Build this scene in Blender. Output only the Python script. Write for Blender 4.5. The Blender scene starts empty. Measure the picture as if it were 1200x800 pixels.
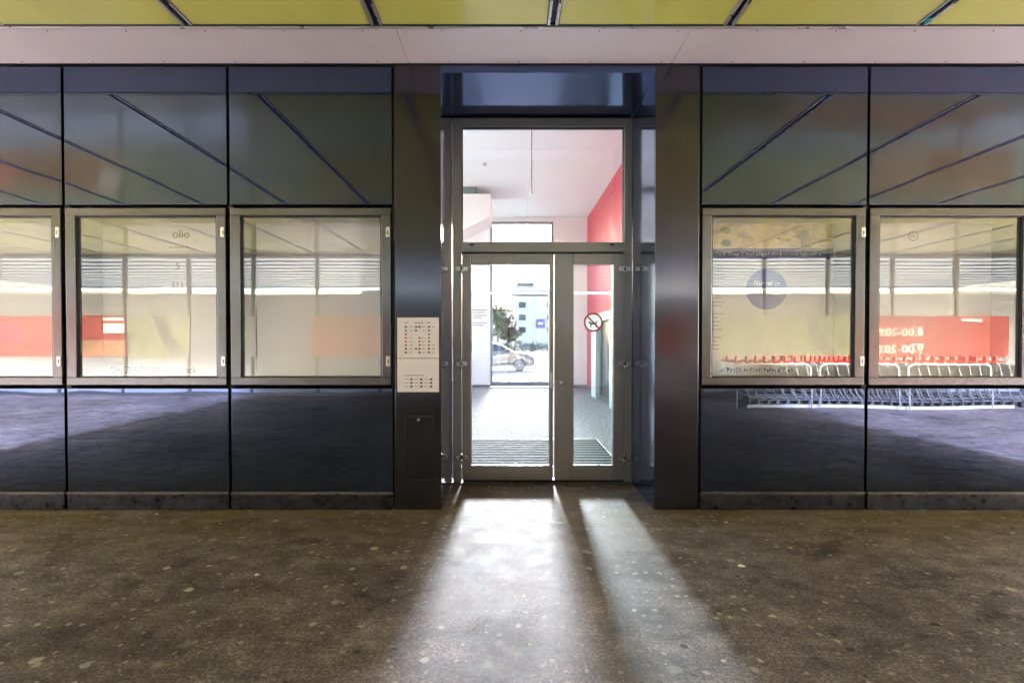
import bpy, bmesh, math, random
from mathutils import Vector, Matrix
R = math.radians
random.seed(7)

# ------------------------------------------------------------------ camera, world, sun, exposure
scene = bpy.context.scene
col = scene.collection
U = 1.5 / 198.0            # metres per photo pixel on the facade plane
D = 600 * U                # camera to facade
cd = bpy.data.cameras.new("camera"); cam = bpy.data.objects.new("camera", cd); col.objects.link(cam)
cam.location = (0, 0, 1.5); cam.rotation_euler = (R(90 - 0.8), 0, 0)
cd.sensor_width = 36; cd.lens = 18; cd.shift_x = 5 / 1200; cd.shift_y = 8.4 / 1200
cd.clip_start = 0.05; cd.clip_end = 2000
scene.camera = cam

SUN_EL, SUN_AZ = R(18), R(1.8)      # azimuth from +Y toward +X
w = bpy.data.worlds.new("World"); scene.world = w; w.use_nodes = True
wn = w.node_tree; bg = wn.nodes['Background']
sky = wn.nodes.new('ShaderNodeTexSky'); sky.sky_type = 'NISHITA'; sky.sun_disc = False
sky.sun_elevation = SUN_EL; sky.sun_rotation = SUN_AZ
sky.dust_density = 3.0; sky.air_density = 1.0
wn.links.new(sky.outputs[0], bg.inputs[0]); bg.inputs[1].default_value = 0.15
sl = bpy.data.lights.new("sun", 'SUN'); sl.energy = 2.0; sl.angle = R(5.5); sl.color = (1, 0.985, 0.965)
so = bpy.data.objects.new("sun", sl); col.objects.link(so)
sd = Vector((math.sin(SUN_AZ) * math.cos(SUN_EL), math.cos(SUN_AZ) * math.cos(SUN_EL), math.sin(SUN_EL)))
so.rotation_euler = sd.to_track_quat('Z', 'Y').to_euler(); so.location = (0, 60, 30)
vs = scene.view_settings
vs.view_transform = 'Standard'; vs.look = 'None'; vs.gamma = 1; vs.use_curve_mapping = False
vs.exposure = 4.8
cy = scene.cycles
cy.use_denoising = True; cy.max_bounces = 10; cy.diffuse_bounces = 5; cy.glossy_bounces = 6
cy.transparent_max_bounces = 24; cy.caustics_reflective = False; cy.caustics_refractive = False
cy.sample_clamp_indirect = 6.0

def P(x, y, r):            # photo pixel on the plane r*D ahead of the camera
    return Vector(((x - 595) * r * U, r * D, 1.5 + (400 - y) * r * U))
def PX(x, r=1.0): return (x - 595) * r * U
def PZ(y, r=1.0): return 1.5 + (400 - y) * r * U
def MY(r): return 2 * D - r * D   # real depth of something mirrored in the facade at r*D

# ------------------------------------------------------------------ materials
def mat(name): 
    m = bpy.data.materials.new(name); m.use_nodes = True
    return m, m.node_tree, m.node_tree.nodes['Principled BSDF']
def N(t, kind, **kw):
    n = t.nodes.new(kind)
    for k, v in kw.items():
        if k in n.inputs: n.inputs[k].default_value = v
        else: setattr(n, k, v)
    return n
def ramp(t, src, stops):
    r = t.nodes.new('ShaderNodeValToRGB'); t.links.new(src, r.inputs[0])
    cr = r.color_ramp
    while len(cr.elements) < len(stops): cr.elements.new(0.5)
    for e, (p, c) in zip(cr.elements, stops):
        e.position = p; e.color = (c, c, c, 1) if isinstance(c, (int, float)) else (*c, 1)
    return r
def objco(t, scale=(1, 1, 1)):
    tc = t.nodes.new('ShaderNodeTexCoord'); mp = t.nodes.new('ShaderNodeMapping')
    mp.inputs['Scale'].default_value = scale
    g = t.nodes.new('ShaderNodeNewGeometry')
    t.links.new(g.outputs['Position'], mp.inputs[0]); return mp.outputs[0]
def basic(name, c, rough=0.5, metal=0.0, spec=0.5, var=0.12, nscale=6, bump=0.0, bscale=60, coat=0):
    m, t, b = mat(name)
    b.inputs['Metallic'].default_value = metal; b.inputs['Specular IOR Level'].default_value = spec
    b.inputs['Coat Weight'].default_value = coat; b.inputs['Coat Roughness'].default_value = 0.05
    co = objco(t)
    n = N(t, 'ShaderNodeTexNoise', Scale=nscale, Detail=6.0, Roughness=0.6); t.links.new(co, n.inputs['Vector'])
    lo = tuple(v * (1 - var) for v in c); hi = tuple(min(1, v * (1 + var)) for v in c)
    t.links.new(ramp(t, n.outputs[0], [(0.3, lo), (0.7, hi)]).outputs[0], b.inputs['Base Color'])
    t.links.new(ramp(t, n.outputs[0], [(0.3, max(0, rough * 0.85)), (0.7, min(1, rough * 1.2))]).outputs[0], b.inputs['Roughness'])
    if bump:
        n2 = N(t, 'ShaderNodeTexNoise', Scale=bscale, Detail=3.0); t.links.new(co, n2.inputs['Vector'])
        bp = N(t, 'ShaderNodeBump', Strength=bump, Distance=0.01); t.links.new(n2.outputs[0], bp.inputs['Height'])
        t.links.new(bp.outputs[0], b.inputs['Normal'])
    return m

def enamel():
    """dark blue enamelled steel: mirror-like, slightly wavy, streaked with dirt"""
    m, t, b = mat('dark enamel')
    co = objco(t)
    n = N(t, 'ShaderNodeTexNoise', Scale=1.3, Detail=5.0, Roughness=0.6); t.links.new(co, n.inputs['Vector'])
    bc = ramp(t, n.outputs[0], [(0.3, (0.064, 0.084, 0.155)), (0.7, (0.084, 0.104, 0.17))])
    dn = N(t, 'ShaderNodeTexNoise', Scale=1.0, Detail=5.0, Roughness=0.7); t.links.new(objco(t, (18, 18, 46)), dn.inputs['Vector'])
    dx = N(t, 'ShaderNodeMix', data_type='RGBA'); t.links.new(ramp(t, dn.outputs[0], [(0.67, 0.0), (0.76, 0.5)]).outputs[0], dx.inputs[0])
    t.links.new(bc.outputs[0], dx.inputs[6]); dx.inputs[7].default_value = (0.34, 0.32, 0.32, 1)
    t.links.new(dx.outputs[2], b.inputs['Base Color'])
    b.inputs['Metallic'].default_value = 0.9
    # scuffs and dried drops
    ms = objco(t, (1, 1, 3)); v = N(t, 'ShaderNodeTexNoise', Scale=28.0, Detail=8.0, Roughness=0.75); t.links.new(ms, v.inputs['Vector'])
    s = ramp(t, v.outputs[0], [(0.5, 0.012), (0.64, 0.03), (0.74, 0.28)])
    t.links.new(s.outputs[0], b.inputs['Roughness'])
    n2 = N(t, 'ShaderNodeTexNoise', Scale=1.1, Detail=1.0); t.links.new(co, n2.inputs['Vector'])
    bp = N(t, 'ShaderNodeBump', Strength=0.16, Distance=0.02); t.links.new(n2.outputs[0], bp.inputs['Height'])
    t.links.new(bp.outputs[0], b.inputs['Normal'])
    return m

def brushed(name, c, rough, metal=0.9, vert=True):
    m, t, b = mat(name)
    co = objco(t, (220, 220, 2) if vert else (2, 220, 220))
    n = N(t, 'ShaderNodeTexNoise', Scale=1.0, Detail=3.0); t.links.new(co, n.inputs['Vector'])
    co2 = objco(t); n2 = N(t, 'ShaderNodeTexNoise', Scale=2.2, Detail=6.0, Roughness=0.65); t.links.new(co2, n2.inputs['Vector'])
    mx = N(t, 'ShaderNodeMix', data_type='RGBA'); mx.inputs[0].default_value = 0.5
    a = ramp(t, n.outputs[0], [(0.3, tuple(v * 0.9 for v in c)), (0.7, tuple(min(1, v * 1.1) for v in c))])
    d = ramp(t, n2.outputs[0], [(0.2, tuple(v * 0.92 for v in c)), (0.8, tuple(min(1, v * 1.06) for v in c))])
    t.links.new(a.outputs[0], mx.inputs[6]); t.links.new(d.outputs[0], mx.inputs[7])
    t.links.new(mx.outputs[2], b.inputs['Base Color'])
    b.inputs['Metallic'].default_value = metal
    t.links.new(ramp(t, n2.outputs[0], [(0.2, rough * 0.9), (0.8, rough * 1.15)]).outputs[0], b.inputs['Roughness'])
    bp = N(t, 'ShaderNodeBump', Strength=0.06, Distance=0.002); t.links.new(n.outputs[0], bp.inputs['Height'])
    t.links.new(bp.outputs[0], b.inputs['Normal'])
    return m

def glass(name, refl=0.12, tint=(0.93, 0.97, 0.96), wave=0.0, edge=1.45):
    m = bpy.data.materials.new(name); m.use_nodes = True; t = m.node_tree; t.nodes.clear()
    out = t.nodes.new('ShaderNodeOutputMaterial'); tr = N(t, 'ShaderNodeBsdfTransparent'); gl = N(t, 'ShaderNodeBsdfGlossy')
    tr.inputs[0].default_value = (*tint, 1); gl.inputs['Roughness'].default_value = 0.0
    gl.inputs['Color'].default_value = (1, 1, 1, 1)
    mx = t.nodes.new('ShaderNodeMixShader')
    ge = t.nodes.new('ShaderNodeNewGeometry'); dt = N(t, 'ShaderNodeVectorMath', operation='DOT_PRODUCT')
    t.links.new(ge.outputs['Incoming'], dt.inputs[0]); t.links.new(ge.outputs['Normal'], dt.inputs[1])
    ab = N(t, 'ShaderNodeMath', operation='ABSOLUTE'); t.links.new(dt.outputs['Value'], ab.inputs[0])
    iv = N(t, 'ShaderNodeMath', operation='SUBTRACT'); iv.inputs[0].default_value = 1.0; t.links.new(ab.outputs[0], iv.inputs[1])
    p5 = N(t, 'ShaderNodeMath', operation='POWER'); p5.inputs[1].default_value = 5.0; t.links.new(iv.outputs[0], p5.inputs[0])
    fr = N(t, 'ShaderNodeMath', operation='MULTIPLY_ADD'); fr.inputs[1].default_value = 0.9; fr.inputs[2].default_value = 0.04
    t.links.new(p5.outputs[0], fr.inputs[0])
    ma = N(t, 'ShaderNodeMath', operation='ADD', use_clamp=True); ma.inputs[1].default_value = refl
    t.links.new(fr.outputs[0], ma.inputs[0]); t.links.new(ma.outputs[0], mx.inputs[0])
    t.links.new(tr.outputs[0], mx.inputs[1]); t.links.new(gl.outputs[0], mx.inputs[2]); t.links.new(mx.outputs[0], out.inputs[0])
    if wave:
        co = objco(t); n2 = N(t, 'ShaderNodeTexNoise', Scale=1.4, Detail=1.0); t.links.new(co, n2.inputs['Vector'])
        bp = N(t, 'ShaderNodeBump', Strength=wave, Distance=0.02); t.links.new(n2.outputs[0], bp.inputs['Height'])
        t.links.new(bp.outputs[0], gl.inputs['Normal'])
    return m

def emis(name, c, s):
    m = bpy.data.materials.new(name); m.use_nodes = True; t = m.node_tree; t.nodes.clear()
    e = N(t, 'ShaderNodeEmission', Color=(*c, 1), Strength=s); o = t.nodes.new('ShaderNodeOutputMaterial')
    t.links.new(e.outputs[0], o.inputs[0]); return m

def film(name, c, var=0.1, nscale=2, tl=0.55):
    m = basic(name, c, 0.5, var=var, nscale=nscale); t = m.node_tree; b = t.nodes['Principled BSDF']
    o = [n for n in t.nodes if n.type == 'OUTPUT_MATERIAL'][0]
    tn = N(t, 'ShaderNodeBsdfTranslucent'); src = b.inputs['Base Color'].links[0].from_socket; t.links.new(src, tn.inputs[0])
    mx = t.nodes.new('ShaderNodeMixShader'); mx.inputs[0].default_value = tl
    t.links.new(b.outputs[0], mx.inputs[1]); t.links.new(tn.outputs[0], mx.inputs[2]); t.links.new(mx.outputs[0], o.inputs[0])
    return m

def asphalt():
    m, t, b = mat('worn asphalt floor')
    co = objco(t)
    big = N(t, 'ShaderNodeTexNoise', Scale=0.55, Detail=6.0, Roughness=0.6); t.links.new(co, big.inputs['Vector'])
    mid = N(t, 'ShaderNodeTexNoise', Scale=5.0, Detail=8.0, Roughness=0.7); t.links.new(co, mid.inputs['Vector'])
    fine = N(t, 'ShaderNodeTexNoise', Scale=60.0, Detail=6.0, Roughness=0.85); t.links.new(co, fine.inputs['Vector'])
    base = ramp(t, big.outputs[0], [(0.32, (0.102, 0.081, 0.084)), (0.52, (0.146, 0.122, 0.138)), (0.7, (0.19, 0.167, 0.195))])
    mr = ramp(t, mid.outputs[0], [(0.32, 0.55), (0.52, 1.0), (0.7, 1.5)])
    fr = ramp(t, fine.outputs[0], [(0.36, 0.4), (0.5, 1.0), (0.62, 2.0)])
    m1 = N(t, 'ShaderNodeMix', data_type='RGBA', blend_type='MULTIPLY'); m1.inputs[0].default_value = 1
    t.links.new(base.outputs[0], m1.inputs[6]); t.links.new(mr.outputs[0], m1.inputs[7])
    m2 = N(t, 'ShaderNodeMix', data_type='RGBA', blend_type='MULTIPLY'); m2.inputs[0].default_value = 1
    t.links.new(m1.outputs[2], m2.inputs[6]); t.links.new(fr.outputs[0], m2.inputs[7])
    # daylight glow painted as paler colour towards the open court ends, and long scuffs
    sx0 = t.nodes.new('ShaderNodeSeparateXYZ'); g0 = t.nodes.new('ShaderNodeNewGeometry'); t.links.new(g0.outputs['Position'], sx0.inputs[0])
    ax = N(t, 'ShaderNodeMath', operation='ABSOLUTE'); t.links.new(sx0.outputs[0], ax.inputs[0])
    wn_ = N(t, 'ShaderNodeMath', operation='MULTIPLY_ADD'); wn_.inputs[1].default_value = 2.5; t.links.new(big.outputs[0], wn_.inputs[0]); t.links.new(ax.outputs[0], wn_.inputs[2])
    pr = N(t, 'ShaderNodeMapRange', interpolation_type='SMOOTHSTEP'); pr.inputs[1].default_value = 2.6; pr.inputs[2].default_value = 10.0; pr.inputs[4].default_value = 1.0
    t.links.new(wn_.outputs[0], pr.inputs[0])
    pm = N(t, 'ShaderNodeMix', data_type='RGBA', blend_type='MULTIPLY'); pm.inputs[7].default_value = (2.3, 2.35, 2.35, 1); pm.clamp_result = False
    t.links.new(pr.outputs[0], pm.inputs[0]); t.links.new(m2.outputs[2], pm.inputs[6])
    sc_ = N(t, 'ShaderNodeTexNoise', Scale=1.0, Detail=7.0, Roughness=0.72, Distortion=0.6); t.links.new(objco(t, (2.2, 7.5, 1)), sc_.inputs['Vector'])
    sm = N(t, 'ShaderNodeMix', data_type='RGBA', blend_type='MULTIPLY'); sm.inputs[0].default_value = 1.0
    t.links.new(pm.outputs[2], sm.inputs[6]); t.links.new(ramp(t, sc_.outputs[0], [(0.34, 0.8), (0.5, 1.0), (0.66, 1.22)]).outputs[0], sm.inputs[7])
    st_ = N(t, 'ShaderNodeTexNoise', Scale=1.7, Detail=9.0, Roughness=0.68, Distortion=1.2); t.links.new(objco(t, (1, 1.3, 1)), st_.inputs['Vector'])
    s2 = N(t, 'ShaderNodeMix', data_type='RGBA', blend_type='MULTIPLY'); s2.inputs[0].default_value = 1.0
    t.links.new(sm.outputs[2], s2.inputs[6]); t.links.new(ramp(t, st_.outputs[0], [(0.36, (0.5, 0.47, 0.45)), (0.46, (0.95, 0.95, 0.95)), (0.62, (1.12, 1.12, 1.12)), (0.72, (1.6, 1.6, 1.6))]).outputs[0], s2.inputs[7])
    m2 = s2
    # old brown dirt swept along the wall foot
    sx = t.nodes.new('ShaderNodeSeparateXYZ'); g = t.nodes.new('ShaderNodeNewGeometry'); t.links.new(g.outputs['Position'], sx.inputs[0])
    strk = N(t, 'ShaderNodeTexNoise', Scale=1.0, Detail=6.0, Roughness=0.7)
    t.links.new(objco(t, (1.1, 9, 1)), strk.inputs['Vector'])
    dm = N(t, 'ShaderNodeMapRange'); dm.inputs[1].default_value = D - 1.15; dm.inputs[2].default_value = D - 0.1
    t.links.new(sx.outputs[1], dm.inputs[0])
    dmul = N(t, 'ShaderNodeMath', operation='MULTIPLY'); t.links.new(dm.outputs[0], dmul.inputs[0])
    t.links.new(ramp(t, strk.outputs[0], [(0.38, 0.0), (0.6, 1.0)]).outputs[0], dmul.inputs[1])
    m3 = N(t, 'ShaderNodeMix', data_type='RGBA'); t.links.new(dmul.outputs[0], m3.inputs[0])
    t.links.new(m2.outputs[2], m3.inputs[6]); m3.inputs[7].default_value = (0.13, 0.095, 0.05, 1)
    # old trodden gum: pale flat spots
    cur = m3.outputs[2]
    for sc, thr, seed, colr in ((3.2, 0.062, 0.0, (0.46, 0.45, 0.43, 1)), (6.5, 0.07, 3.7, (0.42, 0.38, 0.34, 1)), (1.3, 0.035, 9.1, (0.3, 0.3, 0.28, 1)), (13.0, 0.12, 5.3, (0.36, 0.31, 0.27, 1)), (5.0, 0.06, 7.9, (0.03, 0.026, 0.022, 1))):
        wob = N(t, 'ShaderNodeTexNoise', Scale=30.0, Detail=4.0, Roughness=0.7); t.links.new(co, wob.inputs['Vector'])
        sc3 = N(t, 'ShaderNodeVectorMath', operation='SCALE'); sc3.inputs['Scale'].default_value = 0.05
        t.links.new(wob.outputs['Color'], sc3.inputs[0])
        ad = N(t, 'ShaderNodeVectorMath', operation='ADD'); t.links.new(co, ad.inputs[0]); t.links.new(sc3.outputs[0], ad.inputs[1])
        mp = N(t, 'ShaderNodeMapping'); mp.inputs['Location'].default_value = (seed, seed * 1.3, 0); t.links.new(ad.outputs[0], mp.inputs[0])
        vo = N(t, 'ShaderNodeTexVoronoi', Scale=sc, voronoi_dimensions='2D'); t.links.new(mp.outputs[0], vo.inputs['Vector'])
        sp = t.nodes.new('ShaderNodeSeparateColor'); t.links.new(vo.outputs['Color'], sp.inputs[0])
        rad = N(t, 'ShaderNodeMath', operation='MULTIPLY'); rad.inputs[1].default_value = thr * 1.7
        pw = N(t, 'ShaderNodeMath', operation='POWER'); pw.inputs[1].default_value = 1.6
        t.links.new(sp.outputs[0], pw.inputs[0]); t.links.new(pw.outputs[0], rad.inputs[0])
        sub = N(t, 'ShaderNodeMath', operation='SUBTRACT'); t.links.new(rad.outputs[0], sub.inputs[0]); t.links.new(vo.outputs['Distance'], sub.inputs[1])
        st = N(t, 'ShaderNodeMapRange'); st.inputs[1].default_value = 0.0; st.inputs[2].default_value = 0.014; st.inputs[4].default_value = 0.9
        t.links.new(sub.outputs[0], st.inputs[0])
        opa = N(t, 'ShaderNodeMath', operation='MULTIPLY'); t.links.new(st.outputs[0], opa.inputs[0]); t.links.new(sp.outputs[1], opa.inputs[1])
        mm = N(t, 'ShaderNodeMix', data_type='RGBA'); t.links.new(opa.outputs[0], mm.inputs[0]); t.links.new(cur, mm.inputs[6]); mm.inputs[7].default_value = colr
        cur = mm.outputs[2]
    fk = N(t, 'ShaderNodeTexNoise', Scale=34.0, Detail=3.0, Roughness=0.6); t.links.new(co, fk.inputs['Vector'])
    fm = N(t, 'ShaderNodeMix', data_type='RGBA'); t.links.new(ramp(t, fk.outputs[0], [(0.68, 0.0), (0.73, 0.75)]).outputs[0], fm.inputs[0])
    t.links.new(cur, fm.inputs[6]); fm.inputs[7].default_value = (0.34, 0.31, 0.28, 1); cur = fm.outputs[2]
    t.links.new(cur, b.inputs['Base Color'])
    rr = ramp(t, mid.outputs[0], [(0.3, 0.62), (0.7, 0.78)]); t.links.new(rr.outputs[0], b.inputs['Roughness'])
    b.inputs['Specular IOR Level'].default_value = 0.15
    bs = N(t, 'ShaderNodeMath', operation='ADD'); t.links.new(fine.outputs[0], bs.inputs[0]); t.links.new(mid.outputs[0], bs.inputs[1])
    bp = N(t, 'ShaderNodeBump', Strength=0.3, Distance=0.003); t.links.new(bs.outputs[0], bp.inputs['Height'])
    t.links.new(bp.outputs[0], b.inputs['Normal'])
    return m

def carpet():
    m, t, b = mat('grey speckled carpet')
    co = objco(t)
    n = N(t, 'ShaderNodeTexNoise', Scale=22.0, Detail=6.0, Roughness=0.8); t.links.new(co, n.inputs['Vector'])
    t.links.new(ramp(t, n.outputs[0], [(0.38, (0.10, 0.105, 0.115)), (0.5, (0.24, 0.245, 0.26)), (0.62, (0.5, 0.5, 0.51))]).outputs[0], b.inputs['Base Color'])
    b.inputs['Roughness'].default_value = 0.95; b.inputs['Specular IOR Level'].default_value = 0.05
    bp = N(t, 'ShaderNodeBump', Strength=0.3, Distance=0.01); t.links.new(n.outputs[0], bp.inputs['Height']); t.links.new(bp.outputs[0], b.inputs['Normal'])
    return m

def leafmat(name, c):
    m, t, b = mat(name)
    oi = N(t, 'ShaderNodeTexNoise', Scale=1.6, Detail=4.0); t.links.new(objco(t), oi.inputs['Vector'])
    t.links.new(ramp(t, oi.outputs[0], [(0.3, tuple(v * 0.5 for v in c)), (0.7, tuple(v * 1.5 for v in c))]).outputs[0], b.inputs['Base Color'])
    b.inputs['Roughness'].default_value = 0.6
    b.inputs['Transmission Weight'].default_value = 0.0
    return m

M = dict(
    enamel=enamel(),
    pillar=brushed('brushed dark steel', (0.085, 0.085, 0.108), 0.13, 0.9),
    jamb=brushed('polished dark steel', (0.10, 0.14, 0.26), 0.09, 0.9),
    alu=brushed('satin aluminium', (0.34, 0.33, 0.34), 0.36, 0.65),
    aludark=brushed('weathered aluminium', (0.14, 0.14, 0.15), 0.22, 0.85),
    alulight=basic('bright aluminium', (0.7, 0.7, 0.7), 0.3, 0.7, var=0.08),
    black=basic('black gasket', (0.008, 0.008, 0.012), 0.5),
    slot=basic('dark slot', (0.012, 0.012, 0.016), 0.6),
    lime=basic('lime enamel ceiling panel', (0.74, 0.78, 0.19), 0.13, 0.0, 0.6, var=0.06, nscale=1.2, coat=0.3),
    beam=basic('pale lilac grey sheet', (0.82, 0.80, 0.87), 0.42, 0.0, 0.5, var=0.05, nscale=1.5),
    plinth=basic('scuffed plinth steel', (0.06, 0.06, 0.078), 0.3, 0.85, var=0.4, nscale=14, bump=0.1),
    rim=basic('worn plinth edge', (0.13, 0.105, 0.10), 0.45, 0.6, var=0.45, nscale=20),
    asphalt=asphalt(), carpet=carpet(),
    white=basic('white plaster', (0.86, 0.86, 0.85), 0.7, var=0.03, nscale=2, bump=0.05),
    offw2=basic('greyish backing board', (0.80, 0.77, 0.90), 0.55, var=0.03, nscale=1.5),
    offw3=basic('light grey backing board', (0.62, 0.60, 0.69), 0.55, var=0.03, nscale=1.5),
    offw=basic('cream backing board', (0.84, 0.80, 0.95), 0.55, var=0.03, nscale=1.5),
    caseside=basic('display case inner side', (0.16, 0.18, 0.18), 0.5, var=0.1),
    red=basic('red painted wall', (0.58, 0.06, 0.09), 0.55, var=0.05, nscale=2),
    caseglass=glass('display case glass', 0.085, (0.97, 0.98, 0.98), wave=0.05),
    doorglass=glass('door glass', 0.015, (0.76, 0.79, 0.80)),
    tealglass=glass('pale teal door glass', 0.03, (0.74, 0.81, 0.81)),
    shopglass=glass('shop front glass', 0.02, (0.97, 0.98, 0.98)),
    board=basic('notice board', (0.72, 0.70, 0.77), 0.5, var=0.04),
    ink=basic('dark print', (0.08, 0.075, 0.07), 0.6), inkred=basic('red print', (0.5, 0.08, 0.06), 0.6),
    inkgrey=basic('grey print', (0.16, 0.16, 0.18), 0.6),
    inkblue=basic('blue print', (0.07, 0.075, 0.34), 0.6, var=0.25, nscale=12),
    inkwhite=basic('white print', (0.85, 0.85, 0.85), 0.5),
    inkcream=basic('cream print', (0.85, 0.60, 0.36), 0.6, var=0.25, nscale=16),
    inkochre=basic('ochre print', (0.62, 0.38, 0.10), 0.6, var=0.3, nscale=20),
    inkolive=basic('olive print', (0.28, 0.28, 0.10), 0.6, var=0.3, nscale=20),
    signred=basic('sign red', (0.62, 0.02, 0.04), 0.4),
    steel=basic('stainless steel', (0.62, 0.60, 0.57), 0.25, 0.9, var=0.1),
    galvlight=basic('bright galvanised tube', (0.3, 0.3, 0.32), 0.35, 0.5),
    galv=basic('galvanised steel', (0.13, 0.135, 0.145), 0.35, 0.7, var=0.2),
    posterred=film('poster red', (0.52, 0.12, 0.13), 0.12, 1.5),
    postergreen=film('poster green', (0.44, 0.50, 0.44), 0.3, 1.4),
    posterdark=film('poster grey green', (0.30, 0.33, 0.37), 0.3, 4),
    posterorange=film('poster orange', (0.62, 0.40, 0.32), 0.2, 2.5),
    frost=film('white glazing film', (0.46, 0.51, 0.60), 0.04, 2),
    lamphouse=basic('lamp housing', (0.3, 0.32, 0.35), .6),
    lamp=emis('shop lamp', (0.93, 0.97, 1.0), 0.11),
    mull=basic('anthracite mullion', (0.06, 0.06, 0.07), 0.4, 0.4),
    paving=basic('pale concrete paving', (0.34, 0.33, 0.35), 0.6, var=0.12, nscale=1.5, bump=.2),
    road=basic('pale street surface', (0.38, 0.37, 0.36), 0.8, var=0.15, nscale=0.4),
    bwall=basic('white render wall', (0.72, 0.62, 0.54), 0.8, var=0.05, nscale=0.3),
    bglass=basic('window glass far', (0.04, 0.045, 0.05), 0.1, var=0.3),
    roofm=basic('dark roof sheet', (0.12, 0.12, 0.13), 0.6),
    paint=basic('silver car paint', (0.10, 0.10, 0.105), 0.25, 0.6, coat=1.0, var=0.04),
    tyre=basic('tyre rubber', (0.02, 0.02, 0.02), 0.8), rimm=basic('alloy rim', (0.5, 0.5, 0.5), 0.3, 0.8),
    carglass=basic('tinted car window', (0.03, 0.04, 0.05), 0.05, spec=0.8),
    lampg=basic('headlight lens', (0.6, 0.62, 0.65), 0.1),
    bark=basic('bark', (0.12, 0.09, 0.06), 0.9, var=0.3),
    leaf=leafmat('leaf green', (0.085, 0.13, 0.035)), leaf2=leafmat('leaf yellow green', (0.12, 0.14, 0.05)),
    leaf3=leafmat('leaf reddish', (0.13, 0.085, 0.06)), hedge=leafmat('hedge leaf', (0.055, 0.08, 0.03)),
    cartred=basic('red plastic', (0.6, 0.03, 0.02), 0.4), cartblk=basic('black plastic', (0.03, 0.03, 0.03), 0.5),
    kerb=basic('pale concrete kerb', (0.45, 0.45, 0.46), 0.7, var=0.15),
    purple=basic('purple sign sheet', (0.16, 0.1, 0.28), 0.5),
    paper=basic('litter paper', (0.75, 0.72, 0.62), 0.7), teal=basic('teal plastic scrap', (0.03, 0.35, 0.33), 0.4),
)

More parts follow.
